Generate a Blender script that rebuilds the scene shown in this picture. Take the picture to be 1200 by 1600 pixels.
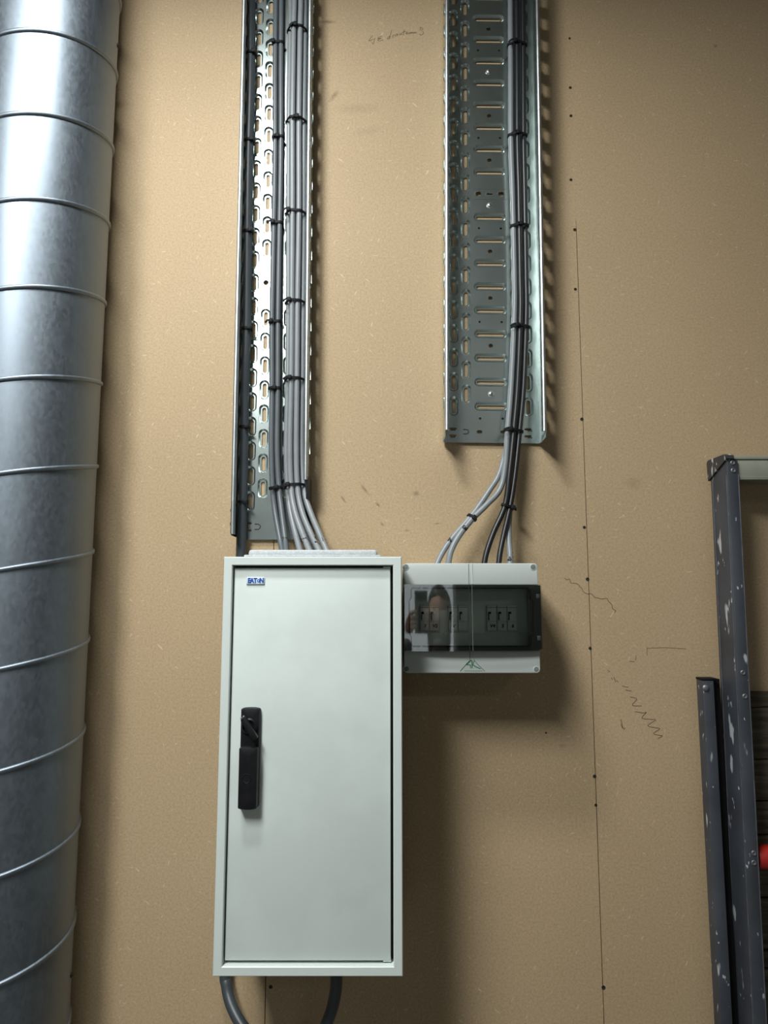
import bpy, bmesh, math, random
from mathutils import Vector, Matrix, Euler
from mathutils.geometry import convex_hull_2d

random.seed(7)
for o in list(bpy.data.objects):
    bpy.data.objects.remove(o)
scene = bpy.context.scene
COL = scene.collection

# ---------------------------------------------------------------- camera
F_PX, CAM_D, CAM_H, PITCH = 1110.0, 1.39, 1.45, math.radians(7.0)
cam_data = bpy.data.cameras.new('camera')
cam_data.sensor_fit = 'VERTICAL'
cam_data.sensor_height = 36.0
cam_data.sensor_width = 27.0
cam_data.lens = F_PX / 1600.0 * 36.0
cam_data.clip_start = 0.02
cam = bpy.data.objects.new('camera', cam_data)
cam.location = (0, -CAM_D, CAM_H)
cam.rotation_euler = (math.pi / 2 + PITCH, 0, 0)
COL.objects.link(cam)
scene.camera = cam

# ---------------------------------------------------------------- world, exposure
world = bpy.data.worlds.new('world')
scene.world = world
world.use_nodes = True
world.node_tree.nodes['Background'].inputs[0].default_value = (0.5, 0.55, 0.6, 1)
world.node_tree.nodes['Background'].inputs[1].default_value = 0.05
scene.view_settings.view_transform = 'Standard'
scene.view_settings.look = 'None'
scene.view_settings.gamma = 1.0
scene.view_settings.use_curve_mapping = False
scene.view_settings.exposure = -0.07

# lamps of the room: (x, y, size_x, size_y, watts, colour); each gets a fixture further down
CEIL = 3.22
FLOOR = -0.16
LAMPS = [(-0.40, -0.80, 0.28, 0.16, 21.0, (0.97, 1.0, 0.99), 2.90),
         (-0.76, -1.72, 0.36, 0.9, 66.0, (0.97, 1.0, 0.99), 2.90),
         (2.0, -4.3, 1.2, 0.3, 8.0, (1.0, 0.97, 0.88), 3.16)]
for (lx, ly, sx, sy, w, c, lz) in LAMPS:
    ld = bpy.data.lights.new('lamp_light', 'AREA')
    ld.shape = 'RECTANGLE'; ld.size = sx; ld.size_y = sy; ld.energy = w; ld.color = c
    lo = bpy.data.objects.new('lamp_light', ld)
    lo.location = (lx, ly, lz - 0.002)
    COL.objects.link(lo)

# ---------------------------------------------------------------- helpers
def P(px, py, d):
    """point that the photograph shows at pixel (px, py) on the plane d metres in front of the wall"""
    a = (px - 600) / F_PX; b = (800 - py) / F_PX
    dy = math.cos(PITCH) - b * math.sin(PITCH)
    dz = math.sin(PITCH) + b * math.cos(PITCH)
    s = (CAM_D - d) / dy
    return Vector((a * s, -d, CAM_H + dz * s))

OFF = {}

class MB:
    def __init__(self):
        self.v = []; self.f = []; self.sm = []
    def add(self, verts, faces, smooth=True):
        n = len(self.v)
        self.v += [tuple(p) for p in verts]
        self.f += [tuple(i + n for i in f) for f in faces]
        self.sm += [smooth] * len(faces)
        return self
    def add_bm(self, bm):
        bm.verts.index_update()
        self.add([v.co for v in bm.verts], [[v.index for v in f.verts] for f in bm.faces])
        bm.free()
        return self
    def box(self, x0, x1, y0, y1, z0, z1, bev=0.0, seg=2, rot=None):
        bm = bmesh.new()
        bmesh.ops.create_cube(bm, size=1.0)
        bmesh.ops.scale(bm, vec=(abs(x1 - x0), abs(y1 - y0), abs(z1 - z0)), verts=bm.verts)
        if bev > 0:
            bmesh.ops.bevel(bm, geom=list(bm.edges), offset=bev, segments=seg, profile=0.5, affect='EDGES')
        if rot is not None:
            bmesh.ops.transform(bm, matrix=rot.to_4x4(), verts=bm.verts)
        bmesh.ops.translate(bm, vec=((x0 + x1) / 2, (y0 + y1) / 2, (z0 + z1) / 2), verts=bm.verts)
        return self.add_bm(bm)
    def tube(self, pts, r, n=14, cap=True):
        pts = [Vector(p) for p in pts]
        rings = []; up = None
        for i, p in enumerate(pts):
            t = (pts[min(i + 1, len(pts) - 1)] - pts[max(i - 1, 0)]).normalized()
            if up is None:
                up = t.orthogonal().normalized()
            up = (up - t * up.dot(t)).normalized()
            sd = t.cross(up)
            rr = r[i] if isinstance(r, (list, tuple)) else r
            rings.append([p + (up * math.cos(2 * math.pi * k / n) + sd * math.sin(2 * math.pi * k / n)) * rr for k in range(n)])
        vs = [q for ring in rings for q in ring]; fs = []
        for i in range(len(rings) - 1):
            for k in range(n):
                a = i * n + k; b = i * n + (k + 1) % n
                fs.append((a, b, b + n, a + n))
        if cap:
            fs.append(tuple(range(n))[::-1]); fs.append(tuple(range((len(rings) - 1) * n, len(rings) * n)))
        return self.add(vs, fs)
    def prism(self, outline, y0, y1, axis='y'):
        """closed outline of (x, z) extruded along y"""
        n = len(outline)
        vs = [(x, y0, z) for x, z in outline] + [(x, y1, z) for x, z in outline]
        fs = [tuple(range(n)), tuple(range(n, 2 * n))[::-1]]
        fs += [(i, i + n, (i + 1) % n + n, (i + 1) % n) for i in range(n)]
        return self.add(vs, fs)
    def lathe(self, profile, centre, axis=Vector((0, -1, 0)), n=16):
        """profile of (radius, along) spun about axis through centre"""
        a = axis.normalized(); u = a.orthogonal().normalized(); w = a.cross(u); c = Vector(centre)
        vs = []; fs = []
        for (r, h) in profile:
            for k in range(n):
                t = 2 * math.pi * k / n
                vs.append(c + a * h + (u * math.cos(t) + w * math.sin(t)) * r)
        for i in range(len(profile) - 1):
            for k in range(n):
                fs.append((i * n + k, i * n + (k + 1) % n, (i + 1) * n + (k + 1) % n, (i + 1) * n + k))
        fs.append(tuple(range(n))[::-1]); fs.append(tuple(range((len(profile) - 1) * n, len(profile) * n)))
        return self.add(vs, fs)
    def ribbon(self, pts, width, normal, thick=0.0003):
        """flat pen stroke along pts, lying on a surface with the given normal"""
        nrm = Vector(normal).normalized(); pts = [Vector(p) for p in pts]
        L = []; R = []
        for i, p in enumerate(pts):
            t = (pts[min(i + 1, len(pts) - 1)] - pts[max(i - 1, 0)])
            s = t.cross(nrm)
            s = s.normalized() * width / 2 if s.length > 1e-9 else Vector((width / 2, 0, 0))
            L.append(p + s); R.append(p - s)
        n = len(pts); up = nrm * thick
        vs = L + R + [q + up for q in L] + [q + up for q in R]; fs = []
        for i in range(n - 1):
            fs += [(2 * n + i, 2 * n + i + 1, 3 * n + i + 1, 3 * n + i), (i, i + n, i + n + 1, i + 1),
                   (i, i + 1, 2 * n + i + 1, 2 * n + i), (n + i, 3 * n + i, 3 * n + i + 1, n + i + 1)]
        return self.add(vs, fs)
    def build(self, name, mat, parent=None, local=False, angle=35):
        me = bpy.data.meshes.new(name)
        vs = [Vector(p) for p in self.v]
        if parent is None and not local:
            lo = Vector((min(p.x for p in vs), min(p.y for p in vs), min(p.z for p in vs)))
            hi = Vector((max(p.x for p in vs), max(p.y for p in vs), max(p.z for p in vs)))
            off = Vector(((lo.x + hi.x) / 2, (lo.y + hi.y) / 2, lo.z))
        elif parent is not None and not local:
            off = OFF[parent.name]
        else:
            off = Vector((0, 0, 0))
        me.from_pydata([p - off for p in vs], [], self.f)
        bm = bmesh.new(); bm.from_mesh(me)
        bmesh.ops.recalc_face_normals(bm, faces=bm.faces)
        bm.to_mesh(me); bm.free()
        me.shade_smooth()
        me.set_sharp_from_angle(angle=math.radians(angle))
        me.materials.append(mat)
        o = bpy.data.objects.new(name, me)
        COL.objects.link(o)
        if parent is None:
            o.location = off
            OFF[o.name] = off
        else:
            o.parent = parent
            OFF[o.name] = off
        return o

def tag(o, label=None, cat=None, group=None, kind=None):
    if label: o['label'] = label
    if cat: o['category'] = cat
    if group: o['group'] = group
    if kind: o['kind'] = kind
    return o

def empty(name, loc, label=None, cat=None, group=None, kind=None, rot=None):
    o = bpy.data.objects.new(name, None)
    o.empty_display_size = 0.05
    COL.objects.link(o); o.location = loc
    if rot: o.rotation_euler = rot
    OFF[o.name] = Vector(loc)
    return tag(o, label, cat, group, kind)

def catmull(pts, sub=10):
    pts = [Vector(p) for p in pts]
    q = [pts[0] * 2 - pts[1]] + pts + [pts[-1] * 2 - pts[-2]]
    out = []
    for i in range(1, len(q) - 2):
        a, b, c, d = q[i - 1], q[i], q[i + 1], q[i + 2]
        for k in range(sub):
            t = k / sub
            out.append(0.5 * ((2 * b) + (c - a) * t + (2 * a - 5 * b + 4 * c - d) * t * t + (3 * b - a - 3 * c + d) * t ** 3))
    out.append(pts[-1])
    return out

def text_mesh(s, size, bold=0.0, extrude=0.0002, shear=0.0):
    """glyph mesh as (verts, faces), centred, in its own xy plane"""
    cu = bpy.data.curves.new('glyphs', 'FONT')
    cu.body = s; cu.size = size; cu.extrude = extrude; cu.offset = bold; cu.shear = shear
    cu.align_x = 'CENTER'; cu.align_y = 'CENTER'; cu.resolution_u = 3
    ob = bpy.data.objects.new('glyphs', cu); COL.objects.link(ob)
    dg = bpy.context.evaluated_depsgraph_get()
    me = bpy.data.meshes.new_from_object(ob.evaluated_get(dg))
    vs = [v.co.copy() for v in me.vertices]; fs = [tuple(p.vertices) for p in me.polygons]
    bpy.data.objects.remove(ob); bpy.data.curves.remove(cu); bpy.data.meshes.remove(me)
    return vs, fs

# ---------------------------------------------------------------- materials
def new_mat(name):
    m = bpy.data.materials.new(name); m.use_nodes = True
    nt = m.node_tree; b = nt.nodes['Principled BSDF']
    return m, nt, b

def nd(nt, typ, **kw):
    n = nt.nodes.new(typ)
    for k, v in kw.items():
        if k.startswith('i_'):
            n.inputs[k[2:].replace('_', ' ')].default_value = v
        else:
            setattr(n, k, v)
    return n

def ramp(nt, stops):
    r = nt.nodes.new('ShaderNodeValToRGB')
    e = r.color_ramp.elements
    while len(e) < len(stops): e.new(0.5)
    for el, (p, c) in zip(e, stops):
        el.position = p; el.color = (*c, 1) if len(c) == 3 else c
    return r

def plain(name, col, rough=0.5, metal=0.0, var=0.06, scale=40.0, bump=0.0, bscale=300.0, spec=0.5, edge=0.2):
    m, nt, b = new_mat(name)
    tc = nd(nt, 'ShaderNodeTexCoord')
    nz = nd(nt, 'ShaderNodeTexNoise', i_Scale=scale, i_Detail=5.0)
    nt.links.new(tc.outputs['Object'], nz.inputs['Vector'])
    lo = tuple(max(0, c * (1 - var)) for c in col); hi = tuple(min(1, c * (1 + var)) for c in col)
    r = ramp(nt, [(0.5 - edge, lo), (0.5 + edge, hi)])
    nt.links.new(nz.outputs['Fac'], r.inputs[0])
    nt.links.new(r.outputs[0], b.inputs['Base Color'])
    b.inputs['Roughness'].default_value = rough; b.inputs['Metallic'].default_value = metal
    b.inputs['Specular IOR Level'].default_value = spec
    if bump > 0:
        n2 = nd(nt, 'ShaderNodeTexNoise', i_Scale=bscale, i_Detail=3.0)
        nt.links.new(tc.outputs['Object'], n2.inputs['Vector'])
        bp = nd(nt, 'ShaderNodeBump', i_Strength=bump, i_Distance=0.001)
        nt.links.new(n2.outputs['Fac'], bp.inputs['Height'])
        nt.links.new(bp.outputs[0], b.inputs['Normal'])
    return m

def galvanised(name, col, rough, var=0.1, stretch=(1, 1, 1), scale=60.0, rv=0.2):
    m, nt, b = new_mat(name)
    tc = nd(nt, 'ShaderNodeTexCoord')
    mp = nd(nt, 'ShaderNodeMapping'); mp.inputs['Scale'].default_value = stretch
    nt.links.new(tc.outputs['Object'], mp.inputs['Vector'])
    vo = nd(nt, 'ShaderNodeTexVoronoi', i_Scale=scale)
    nz = nd(nt, 'ShaderNodeTexNoise', i_Scale=scale * 0.25, i_Detail=8.0, i_Roughness=0.7)
    nt.links.new(mp.outputs[0], vo.inputs['Vector']); nt.links.new(mp.outputs[0], nz.inputs['Vector'])
    sx = nd(nt, 'ShaderNodeSeparateColor'); nt.links.new(vo.outputs['Color'], sx.inputs[0])
    mx = nd(nt, 'ShaderNodeMix', data_type='FLOAT'); mx.inputs[0].default_value = 0.75
    nt.links.new(sx.outputs[0], mx.inputs[2]); nt.links.new(nz.outputs['Fac'], mx.inputs[3])
    r = ramp(nt, [(0.25, tuple(c * (1 - var) for c in col)), (0.75, tuple(min(1, c * (1 + var)) for c in col))])
    nt.links.new(mx.outputs[0], r.inputs[0]); nt.links.new(r.outputs[0], b.inputs['Base Color'])
    mr = nd(nt, 'ShaderNodeMapRange')
    mr.inputs['To Min'].default_value = rough * (1 - rv); mr.inputs['To Max'].default_value = rough * (1 + rv)
    nt.links.new(mx.outputs[0], mr.inputs['Value']); nt.links.new(mr.outputs[0], b.inputs['Roughness'])
    b.inputs['Metallic'].default_value = 1.0
    return m

def mdf_material():
    m, nt, b = new_mat('mdf')
    geo = nd(nt, 'ShaderNodeNewGeometry')
    pos = geo.outputs['Position']
    n1 = nd(nt, 'ShaderNodeTexNoise', i_Scale=2.2, i_Detail=4.0)
    n2 = nd(nt, 'ShaderNodeTexNoise', i_Scale=260.0, i_Detail=4.0, i_Roughness=0.75)
    for n in (n1, n2): nt.links.new(pos, n.inputs['Vector'])
    base = ramp(nt, [(0.3, (0.405, 0.298, 0.178)), (0.7, (0.445, 0.330, 0.199))])
    nt.links.new(n1.outputs['Fac'], base.inputs[0])
    gr = ramp(nt, [(0.28, (0.74, 0.73, 0.72)), (0.5, (1, 1, 1)), (0.74, (1.2, 1.19, 1.17))])
    nt.links.new(n2.outputs['Fac'], gr.inputs[0])
    mul = nd(nt, 'ShaderNodeMix', data_type='RGBA', blend_type='MULTIPLY'); mul.inputs[0].default_value = 1.0
    nt.links.new(base.outputs[0], mul.inputs[6]); nt.links.new(gr.outputs[0], mul.inputs[7])
    cur = mul.outputs[2]
    # pale fibres lying in random directions
    for ang, th, sc in ((0.5, 0.715, 110), (-0.9, 0.72, 95), (1.45, 0.715, 120)):
        mp = nd(nt, 'ShaderNodeMapping', vector_type='TEXTURE'); mp.inputs['Rotation'].default_value = (0, ang, 0)
        mp.inputs['Scale'].default_value = (1.0, 1.0, 5.0); mp.inputs['Location'].default_value = (ang * 3, 0, ang)
        nt.links.new(pos, mp.inputs['Vector'])
        nf = nd(nt, 'ShaderNodeTexNoise', i_Scale=sc * 2.2, i_Detail=1.0)
        nt.links.new(mp.outputs[0], nf.inputs['Vector'])
        rf = ramp(nt, [(th, (0, 0, 0)), (th + 0.05, (0.75, 0.75, 0.75))])
        nt.links.new(nf.outputs['Fac'], rf.inputs[0])
        mx = nd(nt, 'ShaderNodeMix', data_type='RGBA')
        nt.links.new(rf.outputs[0], mx.inputs[0]); nt.links.new(cur, mx.inputs[6])
        mx.inputs[7].default_value = (0.62, 0.47, 0.32, 1)
        cur = mx.outputs[2]
    # scuffs and dirty finger marks that the board carries
    stains = [(512, 34, 14, 3, 0, .6), (522, 150, 12, 5, 55, .55), (570, 765, 12, 2.2, -52, .6), (591, 789, 5, 2.2, -50, .75),
              (537, 781, 9, 1.8, -55, .55), (650, 771, 5, 4, 0, .5), (597, 819, 4, 2, -40, .5), (683, 818, 5, 1.5, 5, .6),
              (636, 829, 5, 1.5, 0, .5), (1118, 72, 4, 3, 30, .5), (990, 755, 16, 10, 0, .18), (560, 170, 40, 9, 0, .2),
              (880, 1165, 6, 3, 0, .3), (575, 205, 26, 8, 10, .15)]
    wob = nd(nt, 'ShaderNodeTexNoise', i_Scale=70.0, i_Detail=3.0); nt.links.new(pos, wob.inputs['Vector'])
    for (sx, sy, rx, rz, a, st) in stains:
        c = P(sx, sy, 0)
        mp = nd(nt, 'ShaderNodeMapping', vector_type='TEXTURE')
        mp.inputs['Location'].default_value = c; mp.inputs['Rotation'].default_value = (0, -math.radians(a), 0)
        mp.inputs['Scale'].default_value = (rx * .00125, 1, rz * .00125)
        nt.links.new(pos, mp.inputs['Vector'])
        ln = nd(nt, 'ShaderNodeVectorMath', operation='LENGTH'); nt.links.new(mp.outputs[0], ln.inputs[0])
        ad = nd(nt, 'ShaderNodeMath', operation='ADD'); nt.links.new(ln.outputs['Value'], ad.inputs[0])
        w2 = nd(nt, 'ShaderNodeMath', operation='MULTIPLY_ADD'); nt.links.new(wob.outputs['Fac'], w2.inputs[0])
        w2.inputs[1].default_value = 1.4; w2.inputs[2].default_value = -0.7
        nt.links.new(w2.outputs[0], ad.inputs[1])
        mr = nd(nt, 'ShaderNodeMapRange'); mr.inputs['From Min'].default_value = 0.25; mr.inputs['From Max'].default_value = 1.25
        mr.inputs['To Min'].default_value = st; mr.inputs['To Max'].default_value = 0.0
        nt.links.new(ad.outputs[0], mr.inputs['Value'])
        mx = nd(nt, 'ShaderNodeMix', data_type='RGBA'); nt.links.new(mr.outputs[0], mx.inputs[0])
        nt.links.new(cur, mx.inputs[6]); mx.inputs[7].default_value = (0.14, 0.085, 0.05, 1)
        cur = mx.outputs[2]
    nt.links.new(cur, b.inputs['Base Color'])
    b.inputs['Roughness'].default_value = 0.62; b.inputs['Specular IOR Level'].default_value = 0.3
    bp = nd(nt, 'ShaderNodeBump', i_Strength=0.12, i_Distance=0.001)
    nt.links.new(n2.outputs['Fac'], bp.inputs['Height']); nt.links.new(bp.outputs[0], b.inputs['Normal'])
    return m

def spattered(name, col, spots, rough=0.4, metal=0.6):
    """dark anodised metal with dried white paint drips and scuffs"""
    m, nt, b = new_mat(name)
    tc = nd(nt, 'ShaderNodeTexCoord')
    n1 = nd(nt, 'ShaderNodeTexNoise', i_Scale=9.0, i_Detail=5.0); nt.links.new(tc.outputs['Object'], n1.inputs['Vector'])
    r1 = ramp(nt, [(0.3, tuple(c * .75 for c in col)), (0.75, tuple(c * 1.35 for c in col))])
    nt.links.new(n1.outputs['Fac'], r1.inputs[0])
    cur = r1.outputs[0]
    for sc, st, th, seed in ((38, (1, 1, .34), spots, 0.0), (95, (1, 1, .5), spots + .02, 5.0)):
        mp = nd(nt, 'ShaderNodeMapping'); mp.inputs['Scale'].default_value = st; mp.inputs['Location'].default_value = (seed, seed, seed)
        nt.links.new(tc.outputs['Object'], mp.inputs['Vector'])
        n = nd(nt, 'ShaderNodeTexNoise', i_Scale=sc, i_Detail=2.5); nt.links.new(mp.outputs[0], n.inputs['Vector'])
        r = ramp(nt, [(th, (0, 0, 0)), (th + .035, (1, 1, 1))]); nt.links.new(n.outputs['Fac'], r.inputs[0])
        mx = nd(nt, 'ShaderNodeMix', data_type='RGBA'); nt.links.new(r.outputs[0], mx.inputs[0]); nt.links.new(cur, mx.inputs[6])
        mx.inputs[7].default_value = (0.5, 0.52, 0.54, 1); cur = mx.outputs[2]
    nt.links.new(cur, b.inputs['Base Color'])
    b.inputs['Roughness'].default_value = rough; b.inputs['Metallic'].default_value = metal
    return m

def smoky(name, tint, gloss=0.08):
    m, nt, b = new_mat(name)
    nt.nodes.remove(b)
    out = nt.nodes['Material Output']
    tr = nd(nt, 'ShaderNodeBsdfTransparent'); tr.inputs[0].default_value = (*tint, 1)
    gl = nd(nt, 'ShaderNodeBsdfGlossy'); gl.inputs['Roughness'].default_value = 0.03; gl.inputs[0].default_value = (1, 1, 1, 1)
    fr = nd(nt, 'ShaderNodeFresnel'); fr.inputs[0].default_value = 1.55
    mx = nd(nt, 'ShaderNodeMixShader')
    nt.links.new(fr.outputs[0], mx.inputs[0]); nt.links.new(tr.outputs[0], mx.inputs[1]); nt.links.new(gl.outputs[0], mx.inputs[2])
    nt.links.new(mx.outputs[0], out.inputs[0])
    return m

def wood_material():
    m, nt, b = new_mat('weathered_wood')
    tc = nd(nt, 'ShaderNodeTexCoord')
    mp = nd(nt, 'ShaderNodeMapping'); mp.inputs['Scale'].default_value = (4, 20, 55)
    nt.links.new(tc.outputs['Object'], mp.inputs['Vector'])
    n = nd(nt, 'ShaderNodeTexNoise', i_Scale=2.0, i_Detail=8.0, i_Distortion=0.8); nt.links.new(mp.outputs[0], n.inputs['Vector'])
    r = ramp(nt, [(0.3, (0.03, 0.024, 0.015)), (0.6, (0.10, 0.082, 0.053)), (0.8, (0.19, 0.16, 0.11))])
    nt.links.new(n.outputs['Fac'], r.inputs[0]); nt.links.new(r.outputs[0], b.inputs['Base Color'])
    b.inputs['Roughness'].default_value = 0.8
    return m

M = {
    'mdf': mdf_material(),
    'paint': plain('room_paint', (0.22, 0.23, 0.215), 0.8, var=0.03, scale=3),
    'ceiling': plain('ceiling_paint', (0.26, 0.27, 0.26), 0.9, var=0.02, scale=3),
    'floor': plain('concrete_floor', (0.16, 0.16, 0.15), 0.7, var=0.15, scale=5),
    'duct': galvanised('spiral_duct_steel', (0.215, 0.25, 0.285), 0.50, var=0.08, stretch=(1, 1, 0.5), scale=260),
    'tray': galvanised('tray_steel', (0.57, 0.65, 0.63), 0.26, var=0.02, scale=60, rv=0.06),
    'lip': galvanised('tray_edge_steel', (0.72, 0.76, 0.77), 0.36, var=0.04, scale=90),
    'screw': plain('zinc_screw', (0.55, 0.56, 0.55), 0.35, metal=1.0),
    'dark_screw': plain('dark_screw', (0.03, 0.025, 0.02), 0.5, metal=0.4),
    'cabinet': plain('grey_white_enamel', (0.60, 0.66, 0.635), 0.38, var=0.02, scale=6, bump=0.05, bscale=900),
    'door': plain('door_enamel', (0.60, 0.66, 0.635), 0.33, var=0.028, scale=8, edge=0.05, bump=0.04, bscale=900),
    'foam': plain('white_foam_flange', (0.44, 0.465, 0.475), 0.85, var=0.12, scale=300, bump=0.8, bscale=500),
    'gap': plain('black_gasket', (0.012, 0.013, 0.014), 0.7),
    'black': plain('black_plastic', (0.0065, 0.0065, 0.008), 0.45, var=0.3, scale=60, spec=0.3),
    'tie': plain('black_nylon', (0.005, 0.005, 0.006), 0.6, spec=0.2),
    'tape': plain('black_tape', (0.008, 0.008, 0.009), 0.35),
    'steel': plain('key_steel', (0.6, 0.6, 0.6), 0.3, metal=1.0),
    'badge': plain('badge_white', (0.62, 0.70, 0.78), 0.3, var=0.02),
    'blue': plain('badge_blue', (0.015, 0.09, 0.36), 0.35, var=0.02),
    'cable': plain('grey_pvc', (0.215, 0.235, 0.245), 0.38, var=0.05, scale=30),
    'cable_mid': plain('mid_grey_pvc', (0.10, 0.115, 0.125), 0.4, var=0.06, scale=30),
    'cable_dark': plain('dark_slate_pvc', (0.045, 0.055, 0.062), 0.42, var=0.08, scale=30),
    'cable_black': plain('black_pvc', (0.012, 0.012, 0.014), 0.38, var=0.08, scale=30),
    'ink': plain('black_marker', (0.01, 0.01, 0.012), 0.6),
    'pencil': plain('pencil_graphite', (0.085, 0.055, 0.038), 0.6),
    'boxgrey': plain('enclosure_plastic', (0.50, 0.545, 0.52), 0.4, var=0.015, scale=5),
    'inner': plain('inner_cover_plastic', (0.68, 0.74, 0.70), 0.5, var=0.02),
    'breaker': plain('breaker_plastic', (0.72, 0.74, 0.71), 0.45, var=0.02),
    'line': plain('seam_line', (0.16, 0.18, 0.17), 0.6),
    'green': plain('green_print', (0.03, 0.16, 0.07), 0.5),
    'smoky': smoky('smoky_window', (0.94, 0.96, 0.945)),
    'band': plain('smoky_frame', (0.035, 0.04, 0.042), 0.3, var=0.05),
    'ladder': spattered('anodised_metal', (0.060, 0.066, 0.080), 0.665, rough=.5, metal=.35),
    'bead': plain('worn_edge', (0.13, 0.14, 0.155), 0.45, metal=.5, var=.3),
    'dirty': spattered('dirty_cap', (0.045, 0.042, 0.042), 0.60, rough=.7, metal=0.0),
    'rivet': plain('rivet_metal', (0.22, 0.23, 0.24), 0.5, metal=.8),
    'alu': spattered('bare_aluminium', (0.30, 0.31, 0.25), 0.74, rough=0.5, metal=0.3),
    'wood': wood_material(),
    'red': plain('red_plastic', (0.30, 0.012, 0.008), 0.4, var=0.15),
    'lampbody': plain('lamp_body', (0.7, 0.7, 0.7), 0.5),
    'wdoor': plain('white_door_paint', (0.75, 0.76, 0.76), 0.5, var=.02),
    'skin': plain('skin', (0.50, 0.27, 0.19), 0.5),
    'hair': plain('dark_hair', (0.020, 0.013, 0.010), 0.45, var=.4, scale=120),
    'top': plain('grey_sweater', (0.11, 0.11, 0.115), 0.85, var=.2, scale=200),
    'jeans': plain('dark_trousers', (0.02, 0.024, 0.035), 0.8),
    'shoe': plain('dark_shoe', (0.015, 0.015, 0.015), 0.6),
    'dkdoor': plain('dark_door_paint', (0.05, 0.065, 0.06), 0.5),
}
def emissive(name, col, s):
    m, nt, b = new_mat(name)
    b.inputs['Emission Color'].default_value = (*col, 1); b.inputs['Emission Strength'].default_value = s
    b.inputs['Base Color'].default_value = (*col, 1)
    return m
M['diffuser'] = emissive('lamp_diffuser', (1, 0.98, 0.95), 6.0)
M['daylight'] = emissive('daylit_pane', (0.88, 0.95, 1.0), 1.8)

# ---------------------------------------------------------------- the room
RX0, RX1, RY = -3.0, 3.4, -5.6
def struct(name, mb, mat): return tag(mb.build(name, mat), kind='structure')
struct('floor', MB().box(RX0, RX1, RY, 0.02, FLOOR - 0.1, FLOOR), M['floor'])
struct('ceiling', MB().box(RX0, RX1, RY, 0.02, CEIL, CEIL + 0.1), M['ceiling'])
struct('wall_left', MB().box(RX0 - 0.1, RX0, RY, 0.02, FLOOR, CEIL), M['paint'])
struct('wall_right', MB().box(RX1, RX1 + 0.1, RY, 0.02, FLOOR, CEIL), M['paint'])
struct('wall_front', MB().box(RX0, RX1, RY - 0.1, RY, FLOOR, CEIL), M['paint'])
d1 = struct('door_1', MB().box(0.56, 1.9, RY + .0005, RY + 0.05, FLOOR + .0005, 2.0, 0.004), M['dkdoor'])
MB().tube(catmull([(.64, RY + .05, .9), (.64, RY + .1, .9), (.74, RY + .1, .9)], 5), .01).build('door_handle', M['steel'], d1)
wn = MB()
for (xa, xb, za, zb_) in ((-.46, -.40, .45, 2.1), (.46, .52, .45, 2.1), (-.40, .46, .45, .51), (-.40, .46, 2.04, 2.1)):
    wn.box(xa, xb, RY + .0005, RY + .06, za, zb_, .003)
w1 = struct('window_1', wn, M['wdoor'])
MB().box(-.40, .46, RY + .01, RY + .02, .51, 2.04).build('pane', M['daylight'], w1)

wall = struct('wall_back', MB().box(RX0, RX1, 0.019, 0.12, FLOOR, CEIL), M['mdf'])
# MDF boards screwed on side by side; joints close up towards the top
seam_l = (P(413, 1570, 0).x + P(429, 857, 0).x) / 2
seam_r = (P(898, 360, 0).x + P(945, 1545, 0).x) / 2
bw = seam_r - seam_l
ztop = P(898, 360, 0).z
for k in range(-5, 6):
    x0 = seam_l + k * bw; x1 = x0 + bw
    if x1 < RX0 or x0 > RX1: continue
    x0 = max(x0, RX0); x1 = min(x1, RX1)
    g = 0.00085
    out = [(x0 + g, FLOOR), (x1 - g, FLOOR), (x1 - g * .8, ztop), (x1 - .00004, ztop + .03), (x1 - .00004, CEIL), (x0 + .00004, CEIL), (x0 + .00004, ztop + .03), (x0 + g * .8, ztop)]
    MB().prism(out, 0.0, 0.018).build('mdf_board', M['mdf'], wall)

for (sx, sy, s) in [(890, 60, .8), (891, 137, 1), (892, 181, 1), (892, 281, 1), (898, 359, 1.1), (899, 452, 1), (909, 655, 1.1), (913, 824, 1),
                    (918, 905, 1.15), (922, 1013, 1), (929, 1213, 1.1), (931, 1258, .9), (943, 1543, 1.2), (423, 1542, 1.1), (853, 1145, .6), (689, 912, .8)]:
    c = P(sx, sy, 0); r = 0.0031 * s
    sc = MB().lathe([(r, -.0005), (r, 0.0004), (r * .55, 0.0006), (r * .4, 0.0001)], c, n=12)
    o = sc.build('screw', M['dark_screw'], wall)

def pen(name, strokes, width, d=0.0, mat='pencil', parent=None, thick=.0002):
    mb = MB()
    for st in strokes:
        pts = [P(x, y, d) for x, y in st]
        if len(pts) > 2: pts = catmull(pts, 4)
        mb.ribbon(pts, width, (0, -1, 0), thick)
    return mb.build(name, M[mat], parent)
# pencilled zigzags and a note on the boards
pen('pencil_mark', [[(882, 903), (886, 906), (890, 905), (892, 911), (897, 911), (903, 913), (906, 917), (909, 919), (912, 925), (918, 928), (924, 928), (930, 934), (934, 934), (940, 936), (948, 935), (951, 940), (956, 945), (957, 951), (962, 954), (960, 957)]], .0011, parent=wall)
pen('pencil_mark', [[(949, 1047), (953, 1050)], [(955, 1059), (957, 1062)], [(959, 1058), (962, 1066)], [(963, 1063), (966, 1066)], [(972, 1072), (982, 1074)],
                    [(977, 1078), (987, 1080)], [(984, 1089), (995, 1092), (988, 1102), (1003, 1103)],
                    [(992, 1112), (1006, 1114), (1010, 1113), (1003, 1122), (1017, 1124), (1024, 1125), (1012, 1134), (1024, 1137), (1031, 1139), (1021, 1146), (1030, 1149), (1035, 1150), (1028, 1154)]], .0011, parent=wall)
pen('pencil_mark', [[(970, 1124), (974, 1139), (977, 1137)], [(973, 1138), (970, 1132)]], .0011, parent=wall)
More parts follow.
